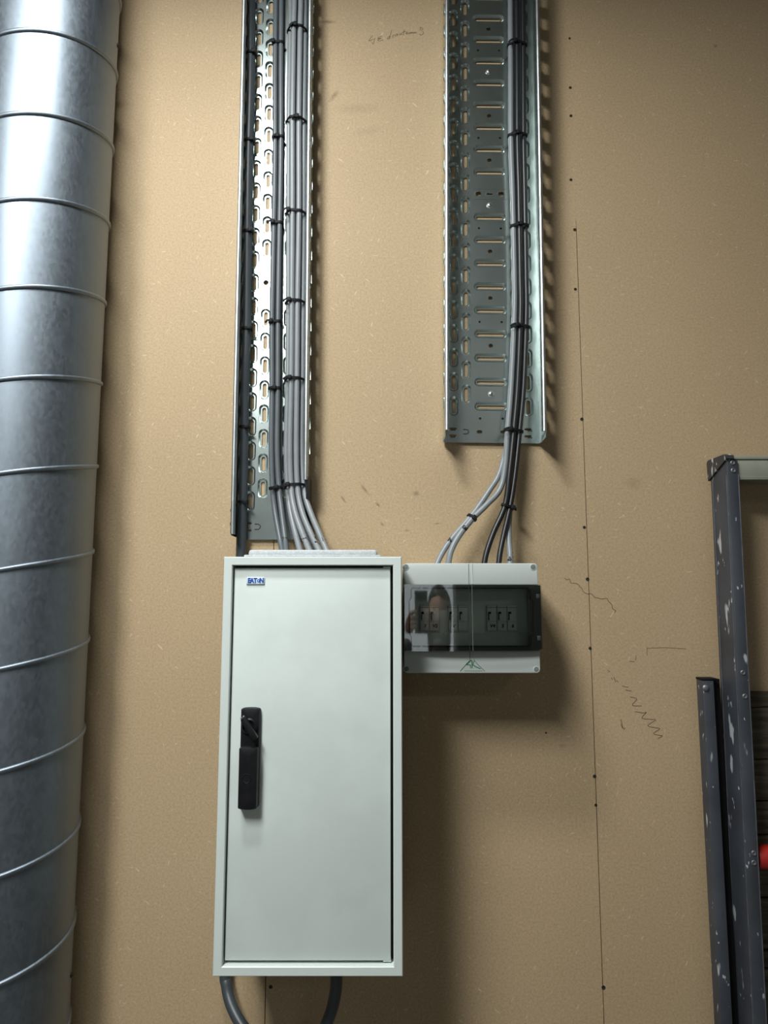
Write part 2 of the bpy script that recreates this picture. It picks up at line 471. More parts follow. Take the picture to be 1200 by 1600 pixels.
pen('pencil_mark', [[(983, 1033), (992, 1034)], [(993, 1032), (994, 1024)], [(1011, 1012), (1011, 1024)], [(1011, 1013), (1040, 1012), (1072, 1014)]], .0008, parent=wall)
note = [[(582, 56), (577, 62), (577, 64), (584, 61)], [(586, 59), (583, 69), (581, 66)], [(597, 56), (590, 60), (596, 60), (590, 62), (593, 64), (599, 62)],
        [(612, 47), (610, 55), (608, 61)], [(609, 56), (605, 60), (607, 61), (610, 58)], [(613, 57), (614, 60)], [(613, 57), (616, 54)], [(620, 53), (617, 56), (620, 56), (621, 53), (622, 56)],
        [(624, 52), (625, 55), (627, 52), (628, 55)], [(632, 46), (630, 54), (631, 55)], [(628, 51), (634, 49)], [(634, 53), (637, 51), (635, 50), (635, 53), (638, 53)], [(639, 50), (639, 53), (642, 50), (642, 53), (644, 50), (644, 52)],
        [(646, 50), (645, 52), (647, 52), (648, 50), (649, 52), (651, 50)], [(657, 42), (656, 48)], [(657, 43), (661, 45), (658, 48)], [(655, 53), (659, 55), (662, 51), (660, 49)]]
pen('pencil_note', note, .0009, parent=wall)

# ceiling lamps
for i, (lx, ly, sx, sy, w, c, lz) in enumerate(LAMPS):
    r = empty('ceiling_lamp', (lx, ly, lz),
              ['small white panel lamp hung from two rods nearest the cabinet wall', 'small white panel lamp hung from two rods behind the other one', 'long white ceiling lamp in the right half of the room'][i], 'lamp', 'lamps of the room')
    MB().box(lx - sx / 2 - .02, lx + sx / 2 + .02, ly - sy / 2 - .02, ly + sy / 2 + .02, lz + .01, lz + .0595, .004).build('housing', M['lampbody'], r)
    MB().box(lx - sx / 2, lx + sx / 2, ly - sy / 2, ly + sy / 2, lz, lz + .01).build('diffuser', M['diffuser'], r)
    if CEIL - lz > .1:
        for dx in (-.09, .09):
            MB().tube([(lx + dx, ly, lz + .058), (lx + dx, ly, CEIL - .0005)], .004, n=10).build('rod', M['lampbody'], r)

# ---------------------------------------------------------------- spiral duct
DR, DX, DPITCH = 0.125, -0.651, 0.158
DC = Vector((DX, -(DR + 0.008), 0))
duct = empty('spiral_duct', (DC.x, DC.y, FLOOR), 'round galvanised spiral duct standing along the left edge', 'duct')
n = 128; zs = [FLOOR, 0.4, 0.8, 1.2, 1.6, 2.0, 2.4, 2.8, CEIL - .001]
vs = []; fs = []
for z in zs:
    for k in range(n):
        a = 2 * math.pi * k / n
        vs.append((DC.x + DR * math.cos(a), DC.y + DR * math.sin(a), z))
for i in range(len(zs) - 1):
    for k in range(n):
        fs.append((i * n + k, i * n + (k + 1) % n, (i + 1) * n + (k + 1) % n, (i + 1) * n + k))
MB().add(vs, fs).build('tube', M['duct'], duct, angle=60)
# lock seam winding round the tube; phase set by where it meets the right-hand silhouette
zr = P(142, 1000, 0.155).z
prof = [(-.0046, -.0004), (-.0042, .0020), (-.0028, .0034), (0, .0038), (.0020, .0034), (.0032, .0018), (.0038, -.0004)]
vs = []; fs = []; steps = 64
k0 = int((FLOOR + 0.02 - zr) / DPITCH * steps); k1 = int((CEIL - 0.02 - zr) / DPITCH * steps)
a_r = math.radians(22.3)
for i, k in enumerate(range(k0, k1)):
    a = a_r + 2 * math.pi * k / steps; z = zr + DPITCH * k / steps
    for (h, o) in prof:
        vs.append((DC.x + (DR + o) * math.cos(a), DC.y + (DR + o) * math.sin(a), z + h))
m_ = len(prof)
for i in range(k1 - k0 - 1):
    for j in range(m_ - 1):
        fs.append((i * m_ + j, i * m_ + j + 1, (i + 1) * m_ + j + 1, (i + 1) * m_ + j))
MB().add(vs, fs).build('lock_seam', M['duct'], duct, angle=70)
for (sx, sy) in ((114, 1576), (184, 6)):
    zz = P(sx, sy, 0.2).z; a = math.radians(15)
    dr = Vector((math.cos(a), math.sin(a), 0))
    MB().lathe([(.0042, -.001), (.0042, .002), (.002, .004)], DC + Vector((0, 0, zz)) + dr * DR, axis=dr, n=10).build('screw', M['dark_screw'], duct)

# ---------------------------------------------------------------- perforated cable trays
def obround(uc, vc, hu, hv, npts):
    """loop of a stadium, starting towards the lower left corner"""
    r = min(hu, hv); out = []
    for k in range(npts):
        a = -math.pi * 3 / 4 + 2 * math.pi * k / npts
        c, s = math.cos(a), math.sin(a)
        out.append((uc + r * c + math.copysign(hu - r, c) * (1 if hu > r else 0), vc + r * s + math.copysign(hv - r, s) * (1 if hv > r else 0)))
    return out

def rect_loop(u0, u1, v0, v1, npts):
    q = npts // 4; out = []
    cs = [(u0, v0), (u1, v0), (u1, v1), (u0, v1)]
    for i in range(4):
        a = cs[i]; b = cs[(i + 1) % 4]
        for k in range(q):
            t = k / q
            out.append((a[0] + (b[0] - a[0]) * t, a[1] + (b[1] - a[1]) * t))
    return out

def cell(mb, frame, u0, u1, v0, v1, uc, vc, levels, npts=24):
    """rectangle of sheet with a pressed opening; levels = (half u, half v, height out of the sheet)"""
    loops = [[(u, v, 0.0) for u, v in rect_loop(u0, u1, v0, v1, npts)]]
    for hu, hv, w in levels:
        loops.append([(u, v, w) for u, v in obround(uc, vc, hu, hv, npts)])
    vs = [frame(*p) for l in loops for p in l]; fs = []
    for i in range(len(loops) - 1):
        for k in range(npts):
            fs.append((i * npts + k, i * npts + (k + 1) % npts, (i + 1) * npts + (k + 1) % npts, (i + 1) * npts + k))
    mb.add(vs, fs)

def quad(mb, frame, u0, u1, v0, v1):
    if u1 - u0 > 1e-6 and v1 - v0 > 1e-6:
        mb.add([frame(u0, v0, 0), frame(u1, v0, 0), frame(u1, v1, 0), frame(u0, v1, 0)], [(0, 1, 2, 3)])

def slot_levels(hu, hv, dep=.0042):
    return [(hu, hv, 0), (hu - .0007, hv - .0007, -.0006), (hu - .0026, hv - .0026, -dep * .85), (hu - .0033, hv - .0033, -dep),
            (hu - .0058, hv - .0058, -dep), (hu - .0062, hv - .0062, -dep - .001)]
def hole_levels(r, r2=None):
    return [(r, r2 or r, 0), (r, r2 or r, -.0015)]

def strip(mb, frame, u0, u1, vmin, vmax, feats):
    """feats: sorted (vc, half height of its cell, list of (uc, levels) side by side)"""
    v = vmin
    for vc, hh, items in feats:
        a, b = vc - hh, vc + hh
        if a < v - 1e-6 or b > vmax: continue
        quad(mb, frame, u0, u1, v, a)
        m = len(items)
        for i, (uc, lv) in enumerate(items):
            ua = u0 if i == 0 else (items[i - 1][0] + uc) / 2
            ub = u1 if i == m - 1 else (items[i + 1][0] + uc) / 2
            cell(mb, frame, ua, ub, a, b, uc, vc, lv)
        v = b
    quad(mb, frame, u0, u1, v, vmax)

flat = lambda u, v, w: Vector((u, -w, v))

def side_wall(root, sgn, W, L, v0, pitch, H, vstart=0.0, name='side_wall'):
    fr = (lambda u, v, w: Vector((sgn * (W + w), -u, v)))
    mb = MB()
    ks = range(-3, 60)
    r1 = [(v0 + k * pitch, .017, [(.021, [(.0048, .0125, 0), (.0048, .0125, .0012)])]) for k in ks if v0 + k * pitch > vstart + .03]
    r2 = [(v0 + (k + .5) * pitch, .016, [(.0445, [(.0040, .0095, 0), (.0040, .0095, .0012)])]) for k in ks if v0 + (k + .5) * pitch > vstart + .03]
    strip(mb, fr, 0.0, .033, vstart, L, r1)
    strip(mb, fr, .033, H - .004, vstart, L, r2)
    return mb.build(name, M['tray'], root, local=True)

def lip(root, sgn, W, L, H, vstart):
    """rolled edge: the wall top folds inward and back down"""
    pr = [(W + .0008, H - .010), (W + .0014, H - .004), (W + .0004, H - .001), (W - .0022, H), (W - .0052, H - .0006), (W - .0068, H - .003), (W - .0070, H - .009), (W - .0056, H - .009), (W - .0054, H - .004), (W - .001, H - .004), (W - .0012, H - .010)]
    n = len(pr)
    vs = [(sgn * u, -w, vstart) for u, w in pr] + [(sgn * u, -w, L) for u, w in pr]
    fs = [tuple(range(n)), tuple(range(n, 2 * n))[::-1]] + [(i, i + n, (i + 1) % n + n, (i + 1) % n) for i in range(n)]
    return MB().add(vs, fs).build('rolled_edge', M['lip'], root, local=True, angle=60)

def screw_on(root, u, v, w, r=.0055, name='screw', mat='screw'):
    a = Vector((u, -w, v))
    mb = MB().lathe([(r * 1.5, -.0004), (r * 1.5, .0006), (r, .0008), (r * .92, .0026), (r * .6, .0036), (r * .3, .0037)], a, n=16)
    o = mb.build(name, M[mat], root, local=True)
    x = MB()
    for ang in (.5, .5 + math.pi / 2):
        x.box(u - r * .5, u + r * .5, -w - .0041, -w - .0036, v - .0005, v + .0005)
        for i in range(len(x.v) - 8, len(x.v)):
            p = Vector(x.v[i]); q = Matrix.Rotation(ang, 3, 'Y') @ (p - a) + a; x.v[i] = tuple(q)
    x.build('cross_recess', M['dark_screw'], o, local=True)

H_TRAY = 0.058
# --- right-hand tray: wide, with cross slots down its middle
bR = P(768, 692, .0075)
rtray = empty('cable_tray', (bR.x, -.0075, bR.z), 'wide galvanised cable tray with cross slots, ending above the small breaker box', 'cable tray', 'perforated steel cable trays', rot=(0, 0.011, 0))
LR = CEIL - bR.z - .01
W = .096
vz = lambda y, px=764: P(px, y, .0075).z - bR.z
v635, v62 = vz(635), vz(62)
pit = (v62 - v635) / 16.0
KS = range(0, 34)
base = MB()
HS = pit / 2
full = [(v635 + k * pit, HS, None) for k in KS]
def vslots(uc, ph): return [(v635 + (k + ph) * pit, HS, [(uc, slot_levels(.0098, .0200))]) for k in KS]
EDGE = v635 - HS
def low_feats(uc, kind):
    t = vz(675)
    if kind == 'A': return [(t - .008, .005, [(uc - .002, hole_levels(.007, .0022))]), (t + .006, .005, [(uc - .002, hole_levels(.007, .0022))])]
    return []
strip(base, flat, -W, -.0870, 0, LR, [])
strip(base, flat, -.0870, -.0622, 0, LR, low_feats(-.0746, 'A') + vslots(-.0746, 0))
strip(base, flat, -.0622, -.0375, 0, LR, vslots(-.0499, .5))
mid = [(vz(675), .006, [(-.0235, hole_levels(.0055, .0034)), (.0235, hole_levels(.0055, .0034))]), (vz(654), .006, [(-.0225, hole_levels(.0023)), (.0225, hole_levels(.0023))])]
kinds = {0: 'screw', 1: '', 2: 'h', 3: 'd', 4: 'h', 5: '', 6: 'h', 7: 'd', 8: 'screw', 9: '', 10: 'h', 11: 'd', 12: 'h', 13: '', 14: 'screw', 15: 'd', 16: 'h', 17: ''}
rscrews = []
for k in KS:
    v = v635 + k * pit
    if k == 9:
        mid.append((v, .0095, [(-.0235, [(.0078, .0078, 0), (.0072, .0072, .0006), (.0056, .0056, .0006), (.0054, .0054, -.001)]), (0, [(.0085, .0062, 0), (.008, .0056, .0006), (.006, .002, .0006), (.006, .002, -.001)]), (.0235, [(.0078, .0078, 0), (.0072, .0072, .0006), (.0056, .0056, .0006), (.0054, .0054, -.001)])]))
    else:
        mid.append((v, .0112, [(0, slot_levels(.0335, .0092))]))
    kd = kinds.get(k % 18, '')
    vm = v + HS
    if kd == 'h': mid.append((vm, .007, [(0, hole_levels(.0044))]))
    elif kd == 'd': mid.append((vm, .005, [(-.0225, hole_levels(.0022)), (.0225, hole_levels(.0022))]))
    elif kd == 'screw': rscrews.append(vm)
strip(base, flat, -.0375, .0375, 0, LR, mid)
strip(base, flat, .0375, .0622, 0, LR, vslots(.0499, .5))
strip(base, flat, .0622, .0870, 0, LR, low_feats(.0746, 'A') + vslots(.0746, 0))
strip(base, flat, .0870, W, 0, LR, [])
base.build('base', M['tray'], rtray, local=True)
for v in rscrews: screw_on(rtray, 0, v, 0, r=.0044)
# raised frame of the joint stamping
vj = v635 + 9 * pit
jm = MB()
for vv in (vj - .0112, vj + .0112): jm.box(-.036, .036, -.0007, 0, vv - .0007, vv + .0007, .0003, 1)
jm.build('joint_stamping', M['tray'], rtray, local=True)
U = MB()
vu = vz(675); uu = -.0500
arc = [(uu - .006, .0045), (uu + .001, .0045), (uu + .0045, .002), (uu + .0045, -.002), (uu + .001, -.0045), (uu - .006, -.0045)]
U.ribbon([Vector((a, -.0002, vu + b)) for a, b in arc], .0018, (0, -1, 0), .0003)
U.build('stamped_mark', M['dark_screw'], rtray, local=True)
for s in (-1, 1):
    side_wall(rtray, s, W, LR, v635, pit, H_TRAY)
    lip(rtray, s, W, LR, H_TRAY, .012)
for s in (-1, 1):
    cl = MB()
    cl.box(s * W - .0012, s * W + .0012, -.014, 0, -.0005, .012)
    cl.add([(s * W, -.058, .012), (s * W, -.014, 0), (s * (W + .001), -.014, 0), (s * (W + .001), -.058, .012), (s * W, -.014, .012), (s * (W + .001), -.014, .012)], [(0, 1, 4), (3, 5, 2), (0, 3, 2, 1)])
    cl.build('cut_corner', M['tray'], rtray, local=True)
for s in (-1, 1):
    mm = MB()
    for dv in (-.008, .006):
        for k in (-1, 0, 1):
            mm.box(s * .0766 + k * .0032 - .001, s * .0766 + k * .0032 + .001, -.0006, .0, vz(675) + dv - .0042, vz(675) + dv - .0018)
    mm.build('stamped_teeth', M['dark_screw'], rtray, local=True)

# --- left-hand tray: narrower, four columns of slots
bL = P(426, 843, .0075)
lt_l0 = P(361, 800, .0655).x; lt_r = P(480, 740, .0655).x
WL = (lt_r - lt_l0) / 2; cL = (lt_l0 + lt_r) / 2
ltray = empty('cable_tray', (cL, -.0075, bL.z), 'narrow galvanised cable tray full of grey cables above the tall cabinet', 'cable tray', 'perforated steel cable trays', rot=(0, -0.004, 0))
LL = CEIL - bL.z - .01
vzl = lambda y, px=415: P(px, y, .0075).z - bL.z
w763, w42 = vzl(763), vzl(42)
pl = (w763 - w42) / -20.0
if True:
    pl = (w42 - w763) / 20.0
uB = P(414, 600, .0075).x - cL; uA = uB - .0243; uC = -uB + .002; uD = -uA
mB = (uA + uB) / 2; mC = (uC + uD) / 2
base = MB()
def lslots(uc, ph, skip=()): return [(w763 + (k + ph) * pl, pl / 2, [(uc, slot_levels(.0098, .0200))]) for k in range(0, 40) if k not in skip]
mA0 = uA - .0125; mD1 = uD + .0125; mBC = (uB + uC) / 2
strip(base, flat, -WL, mA0, 0, LL, [])
strip(base, flat, mA0, mB, 0, LL, [(vzl(823) - .007, .005, [(uA - .002, hole_levels(.006, .0022))]), (vzl(823) + .007, .005, [(uA - .002, hole_levels(.006, .0022))])] + lslots(uA, -.5)[0:])
jv = w763 + 8.5 * pl
jl = [(.0078, .0078, 0), (.0072, .0072, .0006), (.0056, .0056, .0006), (.0054, .0054, -.001)]
def with_joint(uc): 
    f = lslots(uc, 0, (8, 9)) + [(jv, .0095, [(uc, jl)])]
    return sorted(f, key=lambda t: t[0])
strip(base, flat, mB, mBC, 0, LL, with_joint(uB))
strip(base, flat, mBC, mC, 0, LL, with_joint(uC))
strip(base, flat, mC, mD1, 0, LL, lslots(uD, -.5))
strip(base, flat, mD1, WL, 0, LL, [])
base.build('base', M['tray'], ltray, local=True)
jm = MB()
for vv in (jv - .0125, jv + .0125): jm.box(uB - .012, uC + .012, -.0007, 0, vv - .0007, vv + .0007, .0003, 1)
jm.build('joint_stamping', M['tray'], ltray, local=True)
U = MB(); vu = vzl(823); uu = uB - .008
arc = [(uu - .006, .0052), (uu + .001, .0052), (uu + .0048, .002), (uu + .0048, -.002), (uu + .001, -.0052), (uu - .006, -.0052)]
U.ribbon([Vector((a, -.0002, vu + b)) for a, b in arc], .0018, (0, -1, 0), .0003)
U.build('stamped_mark', M['dark_screw'], ltray, local=True)
cutR = P(478, 750, .06).z - bL.z
side_wall(ltray, -1, WL, LL, w763 - pl / 2, pl, H_TRAY, 0.004)
lip(ltray, -1, WL, LL, H_TRAY, 0.006)
side_wall(ltray, 1, WL, LL, w763 - pl / 2, pl, H_TRAY, cutR)
lip(ltray, 1, WL, LL, H_TRAY, cutR)
for yy in (802, 822):
    for s in (-1,):
        v = vzl(yy, 361)
        mb = MB().lathe([(.005, -.003), (.005, .0025), (.0025, .004)], Vector((s * WL, -.045, v)), axis=Vector((s, 0, 0)), n=12)
        mb.build('bolt', M['dark_screw'], ltray, local=True)
        MB().lathe([(.005, 0), (.005, .005), (.003, .0055)], Vector((s * WL, -.045, v)), axis=Vector((-s, 0, 0)), n=6).build('nut', M['screw'], ltray, local=True)
# black tape wrapped over the sawn right-hand edge
tape = MB()
zc = cutR
sec = [(zc + .006, .054), (zc - .004, .052), (zc - .022, .034), (zc - .05, .024), (zc - .08, .016), (zc - .108, .010)]
vs = []; fs = []
for (z, dd) in sec:
    wob = .0012 * math.sin(z * 300)
    vs += [(WL - .0055, -.0008, z), (WL - .0050 + wob, -dd, z), (WL + .0022 + wob, -dd - .001, z), (WL + .0030, -.0008, z)]
for i in range(len(sec) - 1):
    for j in range(4):
        fs.append((i * 4 + j, i * 4 + (j + 1) % 4, i * 4 + 4 + (j + 1) % 4, i * 4 + 4 + j))
fs += [(0, 1, 2, 3), tuple(len(vs) - 4 + k for k in (3, 2, 1, 0))]
tape.add(vs, fs)
tape.build('edge_tape', M['tape'], ltray, local=True)

# ---------------------------------------------------------------- cables
CABLES = {}
def cable(name, pts, r, mat, label, group):
    path = catmull([P(x, y, d) for x, y, d in pts], 10)
    mb = MB().tube(path, r, n=16)
    o = tag(mb.build(name, M[mat], angle=60), label, 'cable', group)
    return o, path, r

def mark(c, y, px, txt, size=.011, side=0.0):
    """handwriting along a cable, wrapped round its skin"""
    o, path, r = c
    tgt = P(px, y, .05).z
    i = min(range(2, len(path) - 2), key=lambda k: abs(path[k].z - tgt))
    t = (path[i - 1] - path[i + 1]).normalized()
    if t.z < 0: t = -t
    view = (cam.location - path[i]); nrm = (view - t * view.dot(t)).normalized(); nrm.normalize()
    s = t.cross(nrm)
    vs, fs = text_mesh(txt, size, bold=.0010, extrude=.0001)
    out = []
    sgn = -1 if path[0].z > path[-1].z else 1            # index step that goes upward
    def along(al):
        j = i; rem = abs(al); st = sgn if al > 0 else -sgn
        while 0 < j + st < len(path) - 1 and rem > (path[j + st] - path[j]).length:
            rem -= (path[j + st] - path[j]).length; j += st
        dv = (path[j + st] - path[j]).normalized()
        return path[j] + dv * rem, (dv if al > 0 else -dv)
    for p in vs:       # text runs downward along the cable
        c0, tt = along(-p.x)
        ang = p.y / r + side
        nn = (nrm - tt * nrm.dot(tt)).normalized(); ss = tt.cross(nn)
        rr = r + .0002 + (.0002 if p.z > 0 else 0)
        out.append(c0 + (nn * math.cos(ang) + ss * math.sin(ang)) * rr)
    MB().add(out, fs).build('marking', M['ink'], o)

GL = 'cables in the narrow tray'
thick = cable('power_cable', [(393, -70, .022), (392, 0, .022), (392, 86, .022), (391, 150, .022), (389, 222, .022), (387, 330, .022), (385, 515, .022), (382, 590, .022), (381, 668, .022),
                              (379, 785, .022), (377, 850, .021), (376, 880, .0195), (370, 1000, .0175), (362, 1300, .0175), (352, 1500, .018), (354, 1540, .024), (362, 1572, .04), (380, 1605, .06), (410, 1640, .08), (450, 1655, .09), (490, 1635, .10), (514, 1590, .105), (524, 1552, .105), (526, 1522, .105)],
              .0100, 'cable_dark', 'thick dark slate cable along the narrow tray, looping under the tall cabinet', GL)
pair1 = cable('cable', [(431, -70, .020), (431, 0, .020), (430, 100, .020), (430, 215, .020), (429, 300, .020), (427, 400, .02), (425, 503, .020), (425, 607, .020), (424, 700, .022), (426, 763, .024), (430, 800, .03), (437, 840, .05), (441, 862, .07), (442, 874, .085)], .0054, 'cable_mid', 'left one of the two darker grey cables tied together in the narrow tray', GL)
pair2 = cable('cable', [(439.5, -70, .020), (439.5, 0, .020), (439, 100, .020), (439, 215, .020), (438, 300, .020), (436, 400, .02), (434.5, 503, .020), (434, 607, .020), (433, 700, .022), (436, 763, .026), (440, 800, .04), (445, 840, .062), (447, 862, .085), (447, 874, .1)], .0054, 'cable_mid', 'right one of the two darker grey cables tied together in the narrow tray', GL)
b1 = cable('cable', [(453, -70, .021), (454, 0, .021), (454, 42, .021), (451.5, 185, .021), (451, 330, .021), (451, 470, .021), (450, 591, .021), (447.5, 700, .022), (450, 763, .025), (454, 800, .036), (462, 835, .06), (469, 862, .085), (471, 874, .1)], .0056, 'cable', 'light grey cable entering the cabinet top leftmost of the fanned bundle', GL)
b2 = cable('cable', [(460, -70, .034), (460, 0, .034), (459, 42, .034), (457, 185, .034), (457, 330, .034), (456, 470, .034), (455, 591, .034), (453, 700, .036), (455, 763, .04), (461, 800, .055), (473, 835, .08), (484, 862, .105), (487, 874, .115)], .0056, 'cable', 'light grey cable entering the cabinet top second from left of the fanned bundle', GL)
b3 = cable('cable', [(470, -70, .032), (470, 0, .032), (469, 42, .032), (467, 185, .032), (467, 330, .032), (465, 470, .032), (464, 591, .032), (463, 700, .033), (465, 763, .037), (472, 800, .05), (486, 835, .075), (499, 862, .1), (503, 874, .11)], .0056, 'cable', 'light grey cable entering the cabinet top third from left of the fanned bundle', GL)
b4 = cable('cable', [(476, -70, .0205), (476, 0, .0205), (476, 42, .0205), (474.5, 185, .0205), (474, 330, .0205), (473, 470, .0205), (472, 591, .0205), (471, 700, .022), (475, 763, .027), (483, 795, .04), (498, 832, .07), (511, 862, .095), (516, 874, .105)], .0056, 'cable', 'light grey cable entering the cabinet top rightmost of the fanned bundle', GL)
b5 = cable('cable', [(463, -70, .0205), (463, 0, .0205), (463, 42, .0205), (461, 185, .0205), (461, 330, .0205), (461, 470, .0205), (460, 591, .0205), (458, 700, .0215), (461, 763, .025), (467, 800, .034), (478, 835, .05), (488, 862, .07), (491, 874, .08)], .0056, 'cable_mid', 'grey cable at the back of the fanned bundle in the narrow tray', GL)
mark(pair2, 846, 446, 'K1', .017)
mark(b1, 846, 465, 'V1', .018)
mark(b2, 848, 478, 'VKV', .018)
mark(b3, 846, 492, 'V7Y', .018)
mark(b4, 850, 507, 'W1', .018)

GR = 'cables in the wide tray'
g1 = cable('cable', [(799, -70, .0195), (800, 0, .0195), (801, 100, .0195), (802, 220, .0195), (805, 300, .0195), (808, 430, .0195), (808, 490, .0195), (804, 600, .0195), (797, 672, .022), (790, 705, .026), (779, 743, .034), (765, 766, .038), (740, 802, .044), (706, 842, .055), (690, 866, .062), (681, 886, .068), (679, 896, .068)], .0054, 'cable', 'grey cable bending furthest left into the small breaker box', GR)
g2 = cable('cable', [(797, -70, .031), (797.5, 0, .031), (798, 100, .031), (798.5, 220, .031), (801, 300, .031), (804, 430, .031), (804, 490, .031), (799, 600, .031), (793.5, 672, .034), (789, 730, .036), (781, 765, .04), (761, 788, .046), (737, 812, .052), (716, 839, .06), (704, 863, .066), (700, 886, .068), (699, 896, .068)], .0057, 'cable', 'grey cable bending second from left into the small breaker box', GR)
g3 = cable('cable', [(807, -70, .038), (807.5, 0, .038), (808.5, 100, .038), (809, 220, .038), (811, 300, .038), (813, 430, .038), (813.5, 490, .038), (809, 600, .038), (803, 672, .041), (796, 740, .047), (789, 790, .05), (771, 832, .056), (760, 864, .062), (756, 886, .066), (755, 896, .067)], .0054, 'cable_black', 'black cable entering the small breaker box third from left', GR)
g4 = cable('cable', [(816.5, -70, .033), (817, 0, .033), (818, 100, .033), (818.5, 220, .033), (820, 300, .033), (822, 430, .033), (822.5, 490, .033), (818.5, 600, .033), (812, 672, .035), (805, 740, .042), (797, 792, .048), (787, 836, .055), (781, 866, .062), (779, 886, .066), (779, 896, .067)], .0052, 'cable_black', 'black cable entering the small breaker box fourth from left', GR)
g5 = cable('cable', [(809, -70, .0205), (809, 0, .0205), (810, 100, .0205), (811, 220, .0205), (813, 300, .0205), (815, 430, .0205), (816, 490, .0205), (813, 600, .0205), (806, 672, .023), (801, 740, .03), (797, 790, .037), (795, 836, .048), (797, 866, .058), (797, 886, .064), (797, 896, .066)], .0054, 'cable', 'grey cable entering the small breaker box rightmost', GR)
mark(g2, 824, 727, 'V3', .017)
mark(g1, 842, 705, 'V2', .016)
mark(g5, 872, 797, 'V4', .016)

# ---------------------------------------------------------------- cable ties
def tie(cables, y, px, d, label, group, head_at=0.5, width=.0048, tail=.012, tail_dir=-1):
    z = P(px, y, d).z
    ref = cables[0][1]
    i = min(range(1, len(ref) - 1), key=lambda k: abs(ref[k].z - z))
    t = (ref[i - 1] - ref[i + 1]).normalized()
    c0 = ref[i]
    ex = Vector((1, 0, 0)); ex = (ex - t * ex.dot(t)).normalized(); ey = t.cross(ex).normalized()   # ey: towards wall or viewer
    if ey.y > 0: ey = -ey
    pts = []
    for (o, path, r) in cables:
        best = min(path, key=lambda p: abs((p - c0).dot(t)))
        dl = best - c0
        u, v = dl.dot(ex), dl.dot(ey)
        for k in range(20):
            a = 2 * math.pi * k / 20
            pts.append((u + (r + .0005) * math.cos(a), v + (r + .0005) * math.sin(a)))
    hull = [pts[k] for k in convex_hull_2d(pts)]
    n = len(hull); cx = sum(p[0] for p in hull) / n; cy = sum(p[1] for p in hull) / n
    vs = []; fs = []; th = .0018
    for (u, v) in hull:
        nn = Vector((u - cx, v - cy)).normalized()
        for (off, h) in ((0, -width / 2), (0, width / 2), (th, width / 2), (th, -width / 2)):
            vs.append(c0 + ex * (u + nn.x * off) + ey * (v + nn.y * off) + t * h)
    for k in range(n):
        for j in range(4):
            a = k * 4 + j; b = k * 4 + (j + 1) % 4; k2 = ((k + 1) % n) * 4
            fs.append((a, b, k2 + (j + 1) % 4, k2 + j))
    root = empty('cable_tie', c0, label, 'cable tie', group)
    MB().add(vs, fs).build('strap', M['tie'], root, angle=50)
    # head sits on the viewer's side of the loop
    umin = min(p[0] for p in hull); umax = max(p[0] for p in hull)
    hu = umin + (umax - umin) * head_at
    front = [p for p in hull if p[1] > cy]
    hv = max((p[1] for p in front if abs(p[0] - hu) < (umax - umin) * .35 + .002), default=max(p[1] for p in hull))
    hc = c0 + ex * hu + ey * (hv + .0022)
    rot = Matrix((ex, -ey, t)).transposed()
    hb = MB().box(-.0038, .0038, -.0028, .0028, -.0042, .0042, .0010, 2, rot=rot)
    hb.v = [tuple(Vector(p) + hc) for p in hb.v]
    hb.build('head', M['tie'], root)
    tl = MB()
    tp = [hc, hc + ex * tail_dir * tail * .4 + ey * .002, hc + ex * tail_dir * tail * .75 + ey * .0015 - t * .002, hc + ex * tail_dir * tail - t * .005]
    tl.ribbon(catmull(tp, 4), width * .8, ey, .001)
    tl.build('tail', M['tie'], root)
    return root

order = ['topmost', 'second from top', 'third from top', 'fourth from top', 'fifth from top', 'lowest']
for k, y in enumerate((86, 222, 363, 515, 668, 785)):
    tie([thick], y, 388, .022, 'black cable tie round the thick dark cable, %s of six' % order[k], 'ties round the thick cable', .85, tail=.006, tail_dir=1)
for k, y in enumerate((72, 216, 349, 503, 607, 763)):
    tie([pair1, pair2], y, 435, .02, 'black cable tie round the two darker grey cables, %s of six' % order[k], 'ties round the cable pair', (.1, .5, .2, .2, .5, .6)[k], tail=.011)
for k, y in enumerate((44, 186, 328, 469, 591, 761)):
    tie([b2, b1, b3, b4, b5], y, 462, .03, 'black cable tie round the light grey cable bundle, %s of six' % order[k], 'ties round the light cable bundle', (.45, .6, .2, .25, .3, .2)[k], tail=.012)
order5 = ['topmost', 'second from top', 'third from top', 'fourth from top', 'lowest']
for k, y in enumerate((76, 217, 359, 508, 671)):
    tie([g3, g2, g4, g1, g5], y, 808, .03, 'black cable tie round the black cables in the wide tray, %s of five' % order5[k], 'ties round the wide tray bundle', (.35, .5, .55, .3, .3)[k], tail=.014)
tie([g3, g4, g5], 790, 790, .05, 'black cable tie round the black cables just above the small breaker box', 'ties round the wide tray bundle', .9, tail=.006, tail_dir=1)
tie([g2, g1], 809, 738, .05, 'black cable tie joining the two grey cables that bend left', 'ties round the wide tray bundle', .75, width=.005, tail=.006, tail_dir=1)

